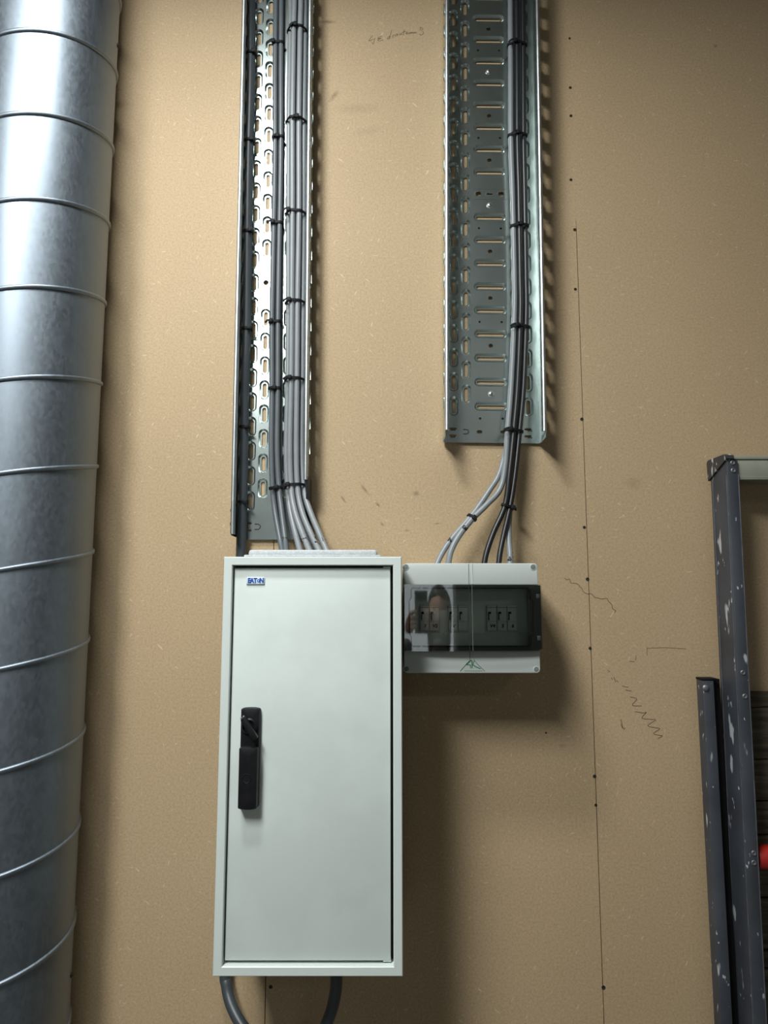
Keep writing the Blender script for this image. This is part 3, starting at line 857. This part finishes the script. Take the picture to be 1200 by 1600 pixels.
# ---------------------------------------------------------------- tall steel cabinet
CF = .230
cx0 = (P(352, 870, CF).x + P(330, 1526, CF).x) / 2; cx1 = (P(627, 870, CF).x + P(630, 1526, CF).x) / 2
cz1 = P(490, 870, CF).z; cz0 = P(480, 1526, CF).z
cab = empty('wall_cabinet', ((cx0 + cx1) / 2, -.13, cz0), 'tall light grey steel cabinet with black swing handle below the narrow tray', 'cabinet')
fw = .0140
def ring_frame(mb, x0, x1, z0, z1, w, y0, y1, bev=.0012):
    """mitred hollow frame"""
    o = [(x0, z0), (x1, z0), (x1, z1), (x0, z1)]; i = [(x0 + w, z0 + w), (x1 - w, z0 + w), (x1 - w, z1 - w), (x0 + w, z1 - w)]
    def sh(l, k): 
        s = [(1, 1), (-1, 1), (-1, -1), (1, -1)]
        return [(a + sx * k, b + sz * k) for (a, b), (sx, sz) in zip(l, s)]
    loops = [(o, y1), (o, y0 + bev), (sh(o, bev), y0), (sh(i, -bev), y0), (i, y0 + bev), (i, y1)]
    vs = [(a, y, b) for l, y in loops for a, b in l]; fs = []
    for k in range(len(loops) - 1):
        for j in range(4):
            fs.append((k * 4 + j, k * 4 + (j + 1) % 4, (k + 1) * 4 + (j + 1) % 4, (k + 1) * 4 + j))
    mb.add(vs, fs)
body = MB()
ring_frame(body, cx0, cx1, cz0, cz1, fw, -CF, -(CF - .030))
body.box(cx0, cx1, -(CF - .030), -.032, cz0, cz1)
body.build('body', M['cabinet'], cab, angle=30)
seal = MB()
ix0, ix1, iz0, iz1 = cx0 + fw, cx1 - fw, cz0 + fw, cz1 - fw
seal.box(ix0 + .0005, ix1 - .0005, -(CF - .024), -(CF - .0302), iz0 + .0005, iz1 - .0005)
seal.build('door_seal', M['gap'], cab)
DFR = CF - .009
dx0, dx1, dz0, dz1 = ix0 + .0016, ix1 - .0042, iz0 + .0042, iz1 - .0036
door = MB().box(dx0, dx1, -DFR, -(CF - .0245), dz0, dz1, .0016, 3).build('door', M['door'], cab)
for zz in (dz1 - .001, dz0 + .001):
    s = 1 if zz > 1.2 else -1
    MB().box(dx1 - .012, dx1 + .0005, -(DFR - .001), -(DFR - .012), zz, zz + s * .0032, .0008).build('hinge', M['cabinet'], cab)
# badge
bc = P(399.5, 907.5, DFR)
bw2, bh2 = .0150, .0062
badge = MB().box(bc.x - bw2, bc.x + bw2, -DFR - .0022, -DFR, bc.z - bh2, bc.z + bh2, .0014, 3).build('badge', M['badge'], door)
vs, fs = text_mesh('E', .0118, bold=.0006)
lm = MB()
def put(txt, ox, size, bold, sx=1.0):
    vs, fs = text_mesh(txt, size, bold=bold, extrude=.0002)
    lm.add([(bc.x + ox + p.x * sx, -DFR - .0023 - p.z, bc.z + p.y) for p in vs], fs)
put('E', -.0102, .0112, .0006, .85); put('A', -.0055, .0112, .0006, .8); put('T', -.0002, .0112, .0006, .8); put('N', .0102, .0112, .0006, .85)
lm.lathe([(.0025, 0), (.0025, .0003)], Vector((bc.x + .0051, -DFR - .0022, bc.z)), n=20)
tri = MB()
lm.build('lettering', M['blue'], badge)
MB().lathe([(.0010, 0), (.0010, .0002)], Vector((bc.x + .0051, -DFR - .0025, bc.z)), n=14).build('letter_centre', M['badge'], badge)
# swing handle
h0 = P(375.5, 1106, DFR + .01); h1 = P(403.5, 1264, DFR + .01)
hx = (P(391, 1106, DFR + .01).x + P(388, 1264, DFR + .01).x) / 2; hw = .0152; hz1, hz0 = h0.z, h1.z
hd = MB()
def handle_prof(zt, zb, hw, y_base, y_front, mb):
    """plate with bowed ends and a crowned front"""
    outl = [(-hw, zb + .003)] + [(hw * math.sin(a), zb + .003 - .003 * math.cos(a)) for a in [math.pi * (k / 8 - .5) for k in range(1, 8)]] + [(hw, zb + .003), (hw, zt - .003)] + \
           [(hw * math.sin(-a), zt - .003 + .003 * math.cos(a)) for a in [math.pi * (k / 8 - .5) for k in range(1, 8)]] + [(-hw, zt - .003)]
    n = len(outl)
    rows = [(1.0, y_base), (1.0, y_front + .003), (.93, y_front + .0008), (.6, y_front - .0006), (.0, y_front - .001)]
    vs = []; zc = (zt + zb) / 2
    for s, y in rows:
        sz = 1 if s == 1 else (1 - (1 - s) * hw / ((zt - zb) / 2))
        for (x, z) in outl: vs.append((hx + x * s, y, zc + (z - zc) * sz))
    fs = [(i * n + k, i * n + (k + 1) % n, (i + 1) * n + (k + 1) % n, (i + 1) * n + k) for i in range(len(rows) - 1) for k in range(n)]
    mb.add(vs, fs)
zm = P(390, 1167, DFR + .02).z
base_h = MB(); handle_prof(hz1, hz0, hw, -DFR, -DFR - .010, base_h)
handle = base_h.build('handle', M['black'], door, angle=40)
lev = MB(); handle_prof(zm, hz0 + .0008, hw * .97, -DFR - .008, -DFR - .021, lev)
lev.build('lever', M['black'], handle, angle=40)
dim = P(383, 1217, DFR + .022)
MB().lathe([(.0075, -.002), (.0078, .0006), (.0066, .0009), (.0052, .0001), (.002, -.0004)], Vector((dim.x + .002, -DFR - .0215, dim.z)), n=20).build('thumb_dimple', M['tie'], handle)
kc = P(388, 1136, DFR + .02)
kn = MB().lathe([(.0125, -.012), (.0125, -.002), (.0105, 0), (.0098, 0), (.0094, -.006), (.003, -.006)], Vector((kc.x, -DFR - .0165, kc.z)), n=24)
kn.build('lock_housing', M['black'], handle)
wing = MB()
ra = Matrix.Rotation(math.radians(-33), 3, 'Y')
wing.box(-.0045, .0045, -.006, .006, -.019, .019, .0018, 3, rot=ra)
wing.v = [tuple(Vector(p) + Vector((kc.x + .002, -DFR - .021, kc.z - .002))) for p in wing.v]
wing.build('turn_knob', M['black'], handle)
kk = P(379, 1121, DFR + .027)
key = MB(); key.box(-.0038, .0038, -.001, .001, -.0012, .0012, .0006, 2, rot=Matrix.Rotation(math.radians(-40), 3, 'Y'))
key.v = [tuple(Vector(p) + Vector((kk.x, -DFR - .0275, kk.z))) for p in key.v]
key.build('key', M['steel'], handle)
# cable entry flange on the roof
f0 = P(399, 862, .14); f1 = P(590, 862, .14)
fl = MB().box(f0.x, f1.x, -.205, -.045, cz1 - .0005, cz1 + .0135, .005, 3)
fl.box(f0.x - .006, f1.x + .006, -.212, -.040, cz1, cz1 + .0045, .0015)
fl.build('entry_flange', M['foam'], cab)

# ---------------------------------------------------------------- small breaker box
BF = .128
bx0 = P(631, 880, BF).x; bx1 = (P(840, 880, BF).x + P(845, 1052, BF).x) / 2
bz1 = P(735, 880, BF).z; bz0 = P(735, 1052, BF).z
zt = P(735, 914, BF).z; zb = P(735, 1016, BF).z
bx0 = max(bx0, cx1 + .003)
sbox = empty('breaker_box', ((bx0 + bx1) / 2, -.06, bz0), 'small light grey plastic breaker box with smoky window beside the tall cabinet', 'breaker box')
def rbox_xz(mb, x0, x1, z0, z1, y_back, y_front, r, bev=.002, corners=(1, 1, 1, 1)):
    out = []
    cs = [(x0, z0, 180, 270), (x1, z0, 270, 360), (x1, z1, 0, 90), (x0, z1, 90, 180)]
    for (cx, cz, a0, a1), on in zip(cs, corners):
        rr = r if on else .0004
        ccx = cx + rr if cx == x0 else cx - rr; ccz = cz + rr if cz == z0 else cz - rr
        for k in range(6):
            a = math.radians(a0 + (a1 - a0) * k / 5)
            out.append((ccx + rr * math.cos(a), ccz + rr * math.sin(a)))
    n = len(out); xm = (x0 + x1) / 2; zm_ = (z0 + z1) / 2; hx_ = (x1 - x0) / 2; hz_ = (z1 - z0) / 2
    rows = [(0, y_back), (0, y_front + bev), (bev * .3, y_front + bev * .3), (bev, y_front)]
    vs = []
    for ins, y in rows:
        for x, z in out: vs.append((xm + (x - xm) * (1 - ins / hx_), y, zm_ + (z - zm_) * (1 - ins / hz_)))
    fs = [(i * n + k, i * n + (k + 1) % n, (i + 1) * n + (k + 1) % n, (i + 1) * n + k) for i in range(len(rows) - 1) for k in range(n)]
    fs += [tuple(range(n))[::-1], tuple(range((len(rows) - 1) * n, len(rows) * n))]
    mb.add(vs, fs)
bd = MB()
rbox_xz(bd, bx0, bx1, bz0, bz1, -.0005, -.074, .007, .001)
bd.build('body', M['boxgrey'], sbox)
up = MB(); rbox_xz(up, bx0, bx1, zt, bz1, -.0745, -BF, .007, .0022, (0, 0, 1, 1)); upper = up.build('upper_lid', M['boxgrey'], sbox)
lw = MB(); rbox_xz(lw, bx0, bx1, bz0, zb, -.0745, -BF, .007, .0022, (1, 1, 0, 0)); lower = lw.build('lower_lid', M['boxgrey'], sbox)
MB().box(bx0, bx0 + .004, -.118, -.0745, zb, zt).build('side_cheek', M['boxgrey'], sbox)
MB().box(bx1 - .012, bx1, -.118, -.0745, zb, zt).build('side_cheek', M['boxgrey'], sbox)
# inner cover behind the window
ic = MB().box(bx0 + .0045, bx1 - .0125, -.088, -.075, zb + .0005, zt - .0005)
iz = lambda y: P(735, y, .09).z
sl = MB().add([(bx0 + .005, -.0885, iz(989)), (bx1 - .013, -.0885, iz(989)), (bx1 - .013, -.112, zb + .001), (bx0 + .005, -.112, zb + .001), (bx0 + .005, -.0885, zb + .001), (bx1 - .013, -.0885, zb + .001)],
       [(0, 1, 2, 3), (0, 3, 4), (1, 5, 2), (0, 4, 5, 1), (3, 2, 5, 4)])
sl.build('sloped_sill', M['cabinet'], sbox)
ic.build('inner_cover', M['inner'], sbox)
zl1, zl0 = iz(946), iz(985)
lpx = lambda zx: 610 + zx / 4.615
def breaker(xa, xb, txt, toggle=True):
    x0 = P(xa, 960, .095).x + .0004; x1 = P(xb, 960, .095).x - .0004
    br = MB().box(x0, x1, -.0955, -.0882, zl0, zl1, .0007, 2).build('circuit_breaker', M['breaker'], sbox)
    zc = zl0 + (zl1 - zl0) * .36
    g = MB(); g.box(x0 + .0005, x1 - .0005, -.0959, -.0956, zc - .0002, zc + .0002); g.box(x0 + .0005, x1 - .0005, -.0959, -.0956, zl1 - .0040, zl1 - .0034)
    g.box(x0 - .0004, x0 + .0002, -.0959, -.0956, zl0, zl1)
    g.build('edge_line', M['ink'], br)
    w = x1 - x0
    if toggle:
        t = MB().box(x0 + w * .12, x0 + w * .22, -.0985, -.0956, zc + .002, zc + .017, .0004)
        t.box(x0 + w * .16, x0 + w * .40, -.1005, -.0956, zc + .0135, zc + .0175, .0006)
        t.build('toggle', M['black'], br)
    if txt:
        vs, fs = text_mesh(txt, .0085, bold=.00035, shear=.15)
        xm = (x0 + x1) / 2; zz = (zl0 + zc) / 2
        MB().add([(xm + p.x + .001, -.0957 - p.z - .0003, zz + p.y) for p in vs], fs).build('label_text', M['ink'], br)
for a, b, t in ((212, 281, '1'), (281, 351, 'V2'), (415, 487, 'V'), (487, 558, ''), (694, 767, 'V4'), (767, 840, '5'), (840, 911, '6')):
    breaker(lpx(a), lpx(b), t)
# smoky window: frame band, clear pane bowed slightly outwards, black gasket line
wx0, wx1 = bx0 - .001, bx1 + .003
wf = MB()
yb, yf = -.118, -.139
def pane_y(x):
    t = (x - (wx0 + wx1) / 2) / ((wx1 - wx0) / 2)
    return yf - .0035 * (1 - t * t)
px_l, px_r = P(643, 960, .14).x, P(832, 960, .14).x
pz_t, pz_b = P(735, 919, .14).z, P(735, 1010, .14).z
# gasket outline with the stepped right and left sides
st = .0045
zq1, zq0 = pz_t - (pz_t - pz_b) * .22, pz_t - (pz_t - pz_b) * .78
outl = [(px_l + .002, pz_b), (px_r - .006, pz_b), (px_r - .003, pz_b + .004), (px_r - .003, zq0 - .006), (px_r + .001, zq0), (px_r + .001, zq1), (px_r - .003, zq1 + .006), (px_r - .003, pz_t - .004), (px_r - .006, pz_t),
        (px_l + .002, pz_t), (px_l, pz_t - .004), (px_l, zq1 + .006), (px_l - .0035, zq1), (px_l - .0035, zq0), (px_l, zq0 - .006), (px_l, pz_b + .004)]
nO = len(outl)
xs = [wx0 + (wx1 - wx0) * k / 16 for k in range(17)]
pane = MB()
vs = []
for x in xs:
    vs += [(x, pane_y(x), zb - .0012), (x, pane_y(x), zt + .0012)]
for x in xs:
    vs += [(x, pane_y(x) + .0025, zb - .0012), (x, pane_y(x) + .0025, zt + .0012)]
fs = []
N2 = 34
for k in range(16):
    a = 2 * k
    fs += [(a, a + 2, a + 3, a + 1), (N2 + a, N2 + a + 1, N2 + a + 3, N2 + a + 2), (a, N2 + a, N2 + a + 2, a + 2), (a + 1, a + 3, N2 + a + 3, N2 + a + 1)]
fs += [(0, 1, N2 + 1, N2), (32, N2 + 32, N2 + 33, 33)]
pane.add(vs, fs)
win = pane.build('window_cover', M['smoky'], sbox, angle=30)
# dark rim round the opening, seen through the cover
rim = MB()
R0 = [(wx0 + .001, zb), (wx1 - .001, zb), (wx1 - .001, zt), (wx0 + .001, zt)]
def rect_pt(x, z):
    cx, cz = (wx0 + wx1) / 2, (zb + zt) / 2
    dx, dz = x - cx, z - cz
    s = min(((wx1 - wx0) / 2 - .001) / max(abs(dx), 1e-6), ((zt - zb) / 2) / max(abs(dz), 1e-6))
    return cx + dx * s, cz + dz * s
inn = []; outr = []
for k in range(nO):
    a = outl[k]; b = outl[(k + 1) % nO]
    m = max(1, int(math.hypot(b[0] - a[0], b[1] - a[1]) / .012))
    for j in range(m):
        inn.append((a[0] + (b[0] - a[0]) * j / m, a[1] + (b[1] - a[1]) * j / m))
cor = R0
outr = [rect_pt(*p) for p in inn]
m = len(inn)
vs = [(x, pane_y(x) + .0032, z) for x, z in outr] + [(x, pane_y(x) + .0032, z) for x, z in inn] + [(x, -.116, z) for x, z in inn] + [(x, -.116, z) for x, z in outr]
fs = []
for k in range(m):
    q = (k + 1) % m
    fs += [(k, q, m + q, m + k), (m + k, m + q, 2 * m + q, 2 * m + k), (k, 3 * m + k, 3 * m + q, q)]
rim.add(vs, fs)
rim.build('cover_rim', M['band'], win, angle=30)
gk = MB()
lp = [Vector((x, pane_y(x) + .0028, z)) for x, z in inn + inn[:1]]
gk.ribbon(lp, .0030, (0, -1, 0), .0003)
gk.build('gasket', M['gap'], win)
for zz in (zq1 + .008, zq0 - .008):
    lt = MB()
    lt.box(wx1 - .010, wx1 - .004, -.1425, -.1365, zz - .004, zz + .004, .001)
    lt.build('latch', M['band'], win)
# middle rib and parting line down both lids and the window
for (o, z0, z1, yy) in ((upper, zt + .0015, bz1 - .001, -BF), (lower, P(735, 1031, BF).z, zb - .0015, -BF)):
    x = P(732.5, 900, BF).x
    MB().box(x - .0006, x + .0006, yy - .0003, yy + .0004, z0, z1).build('parting_line', M['line'], o)
    x2 = P(738, 900, BF).x
    MB().box(x2 - .0009, x2 + .0009, yy - .0008, yy + .0004, z0, z1, .0003, 1).build('rib', M['boxgrey'], o)
x = P(733, 960, .142).x
MB().box(x - .0004, x + .0004, pane_y(x) - .0002, pane_y(x) + .0004, zb, zt).build('parting_line', M['gap'], win)
x = P(738, 960, .142).x
MB().box(x - .0003, x + .0003, pane_y(x) - .0002, pane_y(x) + .0004, zb, zt).build('rib', M['line'], win)
# lid screws
for (sx, sy) in ((634, 886), (833, 886), (635, 1045), (838, 1046)):
    c = P(sx, sy, BF)
    o = MB().lathe([(.0058, -.002), (.0058, .0006), (.0052, .0009), (.0046, .0009), (.0044, -.001)], Vector((c.x, -BF, c.z)), n=18).build('screw', M['boxgrey'], upper if sy < 950 else lower)
    s2 = MB().lathe([(.0042, -.0012), (.0042, .0005), (.003, .0008)], Vector((c.x, -BF, c.z)), n=14)
    h = s2.build('screw_head', M['line'], upper if sy < 950 else lower)
# green triangular logo with the two letters
lg = MB()
LP = lambda zx, zy: P(690 + zx / 12, 1015 + zy / 12, BF + .0002)
def ls(pts, w): lg.ribbon([LP(*p) for p in pts], w, (0, -1, 0), .0003)
ls([(345, 405), (440, 300), (525, 205), (560, 195)], .0009); ls([(600, 190), (700, 300), (810, 405)], .0009)
ls([(460, 285), (555, 205)], .0014); ls([(465, 283), (540, 285)], .0011); ls([(540, 285), (540, 350)], .0012)
ls([(570, 205), (570, 350)], .0016); ls([(610, 215), (585, 280)], .0011); ls([(585, 285), (650, 325), (730, 358)], .0014)
lg.build('logo', M['green'], lower)
lg = MB()
for a in range(430, 740, 38): ls([(a, 398), (a + 22, 398)], .0010)
lg.build('logo_lettering', M['green'], lower)

# ---------------------------------------------------------------- dark metal frame leaning on the right
SX = .6287                                   # left face of the post at z = .9; the post leans a little to the right
KL = .0105
zt_l = P(1137, 716, .09).z
RWID = .0215
lad = empty('metal_frame', (SX + .2, -.06, FLOOR), 'tall dark metal frame spattered with white paint against the wall at right', 'frame')
def lean(mb):
    mb.v = [(x + KL * (z - .9), y, z) for x, y, z in mb.v]
    return mb
for off in (0, .36):
    po = lean(MB().box(SX + off, SX + off + RWID, -.090, -.022, FLOOR, zt_l - .004, .002, 2)).build('post', M['ladder'], lad)
    for (xa, ya) in ((SX + off - .0012, -.0325), (SX + off - .0008, -.0880), (SX + off + RWID - .0016, -.0912)):
        lean(MB().box(xa, xa + .0016, ya, ya + .0022, FLOOR + .02, zt_l - .03, .0004, 1)).build('edge_bead', M['bead'], po)
sx_t = SX + KL * (zt_l - .9)
o1 = [(-.016, zt_l + .002), (-.018, zt_l - .031), (-.090, zt_l - .004), (-.0945, zt_l - .001), (-.0945, zt_l + .004), (-.088, zt_l + .008), (-.024, zt_l + .009), (-.017, zt_l + .006)]
n = len(o1)
cap = MB().add([(sx_t - .0035, y, z) for y, z in o1] + [(sx_t + .012, y, z) for y, z in o1],
               [tuple(range(n)), tuple(range(n, 2 * n))[::-1]] + [(i, i + n, (i + 1) % n + n, (i + 1) % n) for i in range(n)])
cap.build('end_cap', M['dirty'], lad)
MB().box(sx_t + RWID - .010, SX + .365, -.084, -.030, zt_l - .040, zt_l - .0015, .003, 2).build('crossbar', M['alu'], lad)
MB().box(sx_t + .002, SX + .385, -.086, -.024, zt_l - .0012, zt_l + .0062, .002, 2).build('top_strip', M['alu'], lad)
MB().box(sx_t + RWID - .008, SX + .363, -.0862, -.082, zt_l - .040, zt_l - .033, .001, 1).build('crossbar_lip', M['alu'], lad)
for (rx, ry) in ((1145, 723), (1146, 735), (1161, 1051), (1164, 1088), (1178, 1333), (1178, 1348)):
    c = P(rx, ry, .0905)
    MB().lathe([(.0046, 0), (.0046, .001), (.0034, .0018), (.0018, .0012), (.0017, .0004)], Vector((c.x, -.0898, c.z)), n=14).build('rivet', M['rivet'], lad)
rz = P(1105, 1060, .052).z
rx0 = .5875
leg = MB().box(rx0, rx0 + .0205, -.052, -.024, FLOOR, rz - .004, .0015, 2).build('rear_post', M['ladder'], lad)
MB().box(rx0 + .0208, SX - .001, -.034, -.022, FLOOR, rz - .003, .001, 1).build('gap_shade_strip', M['tie'], lad)  # added black strip, stands in for the shadow in the gap between posts
MB().box(rx0 - .0006, rx0 + .0275, -.0526, -.0234, rz - .004, rz, .001).build('post_cap', M['tie'], lad)
c = P(1102, 1075, .052)
MB().lathe([(.0062, 0), (.0062, .0012), (.0042, .003), (.0015, .0034)], Vector((c.x + .001, -.052, c.z)), n=16).build('bolt', M['rivet'], lad)

# ---------------------------------------------------------------- rough boards and a red tube behind the frame
wx = SX + RWID + .0035 + KL * .4
pal = empty('timber_stack', (wx + .2, -.012, FLOOR), 'rough dark weathered boards leaning behind the dark metal frame', 'timber')
zz = P(1185, 1079, .02).z; k = 0
while zz > FLOOR + .02:
    h = [.030, .095, .075, .060, .11, .09][k % 6]
    jx = random.uniform(-.004, .004); jy = random.uniform(0, .006)
    MB().box(wx + jx, wx + .42, -.0125 - jy * .4, -.001, max(FLOOR, zz - h), zz - .003, .0025, 2).build('plank', M['wood'], pal)
    zz -= h; k += 1
rc = P(1202, 1342, .075)
red = MB()
xl = SX + RWID + KL * (rc.z - .9) + .0035
LT = .36 - RWID - .0045
prf = [(.004, -.003), (.012, -.001), (.0185, .003), (.0205, .009), (.0205, LT - .012), (.0185, LT - .006), (.006, LT - .003)]
rt = MB().lathe(prf, Vector((xl, -.066, rc.z)), axis=Vector((1, 0, 0)), n=24)
tag(rt.build('red_tube', M['red']), 'red plastic tube lying across between the dark metal posts', 'tube')

# ---------------------------------------------------------------- the photographer, who shows in the smoky window
def skin_body(name, chains, mat, parent, sub=2, off=Vector((0, 0, 0))):
    """chains of (x, y, z, radius); a chain may start from a named joint of an earlier one"""
    vs = []; es = []; rad = []; names = {}
    for ch in chains:
        prev = None
        for it in ch:
            if isinstance(it, str):
                prev = names[it]; continue
            p = it[:3]; r = it[3]
            vs.append(Vector(p) - OFF[parent.name]); rad.append(r); i = len(vs) - 1
            if len(it) > 4: names[it[4]] = i
            if prev is not None: es.append((prev, i))
            prev = i
    me = bpy.data.meshes.new(name); me.from_pydata(vs, es, [])
    o = bpy.data.objects.new(name, me); COL.objects.link(o); o.parent = parent
    o.modifiers.new('skin', 'SKIN').use_smooth_shade = True
    sk = me.skin_vertices[0] if me.skin_vertices else None
    if sk is None:
        bpy.context.view_layer.update(); sk = me.skin_vertices[0]
    for i, r in enumerate(rad):
        rr = r if isinstance(r, tuple) else (r, r)
        sk.data[i].radius = rr
    sk.data[0].use_root = True
    m = o.modifiers.new('sub', 'SUBSURF'); m.levels = sub; m.render_levels = sub
    dg = bpy.context.evaluated_depsgraph_get()
    me2 = bpy.data.meshes.new_from_object(o.evaluated_get(dg))
    me2.shade_smooth(); me2.materials.clear(); me2.materials.append(mat)
    bpy.data.objects.remove(o)
    o = bpy.data.objects.new(name, me2); COL.objects.link(o); o.parent = parent
    OFF[o.name] = OFF[parent.name]
    return o
QX, QY, QF = 0.13, -1.86, FLOOR
person = empty('person', (QX, QY, QF), 'person with long dark hair and grey sweater raising a phone, mirrored in the smoky window', 'person')
ph = Vector((0.02, -1.412, 1.405))          # middle of the phone
# phone in the hands: its lens is where the picture is taken from
pn = MB().box(ph.x - .036, ph.x + .036, ph.y - .004, ph.y + .004, ph.z - .075, ph.z + .075, .0035, 3)
phone = tag(pn.build('phone', M['black']), 'black phone held up in both hands by the person', 'phone')
def hand(side):
    e = Vector((QX + side * .23, QY + .10, 1.08)); w = Vector((ph.x + side * .075, ph.y - .055, ph.z - .075))
    return e, w
ch = [[(QX, QY, .72, (.150, .108), 'pelvis'), (QX, QY, .80, (.146, .104)), (QX, QY, .93, (.125, .09)), (QX, QY, 1.06, (.14, .095), 'chest'), (QX, QY - .01, 1.16, (.125, .08), 'collar'), (QX, QY, 1.235, .052, 'neck0')],]
for s_ in (-1, 1):
    e, w = hand(s_)
    ch.append(['collar', (QX + s_ * .155, QY, 1.15, .058), (QX + s_ * .205, QY + .02, 1.06, .048), (e.x, e.y, e.z - .12, .042), ((e.x + w.x) / 2, (e.y + w.y) / 2, (e.z - .12 + w.z) / 2, .038), (w.x + s_ * .008, w.y - .02, w.z - .025, .028)])
torso = skin_body('sweater', ch, M['top'], person)
lg_ = [[(QX, QY, .82, (.14, .10), 'hip'), (QX, QY, .74, (.14, .10), 'crotch')]]
for s_ in (-1, 1):
    lg_.append(['crotch', (QX + s_ * .085, QY, .62, .085), (QX + s_ * .095, QY + .01, .34, .060), (QX + s_ * .10, QY, .20, .056), (QX + s_ * .105, QY - .015, QF + .08, .042)])
skin_body('trousers', lg_, M['jeans'], person)
for s_ in (-1, 1):
    x = QX + s_ * .108
    skin_body('shoe', [[(x, QY - .04, QF + .045, (.04, .045)), (x, QY + .04, QF + .04, (.042, .036)), (x + s_ * .01, QY + .12, QF + .032, (.046, .028)), (x + s_ * .012, QY + .17, QF + .028, (.036, .022))]], M['shoe'], person)
# head with face
hc = Vector((QX, QY + .02, 1.385))
hd = bmesh.new(); bmesh.ops.create_icosphere(hd, subdivisions=4, radius=1.0)
for v in hd.verts:
    x, y, z = v.co
    w = 1.0 - .24 * max(0, -z) ** 1.5
    sx, sy, sz = .074 * w, .092 * w, .112
    q = Vector((x * sx, y * sy, z * sz))
    if y > .2:
        q.y += .016 * math.exp(-((x / .16) ** 2 + ((z + .12) / .16) ** 2))            # nose
        for e in (-.40, .40): q.y -= .008 * math.exp(-(((x - e) / .17) ** 2 + ((z - .06) / .12) ** 2))   # eye sockets
        q.y += .004 * math.exp(-((x / .3) ** 2 + ((z + .48) / .07) ** 2))              # lips
        q.y += .006 * math.exp(-((x / .25) ** 2 + ((z + .85) / .14) ** 2))             # chin
    v.co = q + hc
head = MB().add_bm(hd); head.tube([(QX, QY, 1.20), (QX, QY + .004, 1.26), (QX, QY + .012, 1.31)], [.050, .046, .048], n=20)
hobj = head.build('head', M['skin'], person, angle=80)
for e in (-1, 1):
    MB().lathe([(.0115, -.004), (.0115, 0), (.008, .003), (.002, .0042)], hc + Vector((e * .029, .078, .006)), axis=Vector((0, 1, 0)), n=14).build('eye', M['badge'], hobj)
    MB().lathe([(.005, 0), (.0045, .0012), (.001, .0014)], hc + Vector((e * .029, .0815, .006)), axis=Vector((0, 1, 0)), n=12).build('pupil', M['ink'], hobj)
    br = [hc + Vector((e * a, .083 - a * .18, .024 + .006 * math.sin(a * 60))) for a in (.012, .022, .032, .042)]
    MB().tube(catmull(br, 3), .0028, n=8).build('eyebrow', M['hair'], hobj)
    MB().lathe([(.012, -.004), (.017, 0), (.014, .006), (.006, .004)], hc + Vector((e * .071, -.002, -.004)), axis=Vector((e, .3, 0)), n=14).build('ear', M['skin'], hobj)
MB().tube(catmull([hc + Vector((a, .083 - abs(a) * .25, -.052 + abs(a) * .05)) for a in (-.022, -.01, 0, .01, .022)], 3), .0034, n=8).build('mouth', M['red'], hobj)
# long hair: cap plus a fall down the back and sides
hb = bmesh.new(); bmesh.ops.create_icosphere(hb, subdivisions=4, radius=1.0)
kill = [v for v in hb.verts if v.co.y > .42 and v.co.z < .55 and abs(v.co.x) < .82]
bmesh.ops.delete(hb, geom=kill, context='VERTS')
for v in hb.verts:
    x, y, z = v.co
    drop = 0.0
    zz_ = z * .122
    if z < 0: zz_ = z * .34
    wv = 1 + .04 * math.sin(9 * math.atan2(y, x) + z * 4)
    v.co = hc + Vector((x * .086 * wv * (1 - .10 * max(0, -z)), y * .102 * wv - .012 - .03 * max(0, -z), zz_ + .006))
hm = MB().add_bm(hb).build('hair', M['hair'], person, angle=80)
so = hm.modifiers.new('thickness', 'SOLIDIFY'); so.thickness = .008; so.offset = -1
# hands: palm, four fingers folded round the phone's edge, thumb on the screen side
for s_ in (-1, 1):
    e, w = hand(s_)
    edge = ph.x + s_ * .036
    cs = [[(w.x, w.y, w.z, .020, 'wrist'), (edge + s_ * .030, ph.y - .034, ph.z - .045, (.024, .014), 'palm'), (edge + s_ * .022, ph.y - .020, ph.z - .020, (.022, .012), 'knuckles')]]
    for k, (dz, ln) in enumerate(((.020, .030), (.002, .034), (-.016, .032), (-.033, .026))):
        z = ph.z - .022 + dz
        cs.append(['knuckles' if k < 2 else 'palm', (edge + s_ * .017, ph.y - .006, z, .0085), (edge + s_ * .012, ph.y + .013, z + .002, .0080), (edge + s_ * (.012 - ln * .5), ph.y + .0145, z + .003, .0075), (edge + s_ * (.012 - ln), ph.y + .0125, z + .003, .0065)])
    cs.append(['palm', (edge + s_ * .012, ph.y - .024, ph.z - .040, .011), (edge - s_ * .004, ph.y - .016, ph.z - .018, .0095), (edge - s_ * .014, ph.y - .0135, ph.z + .002, .0080)])
    skin_body('hand', cs, M['skin'], person)
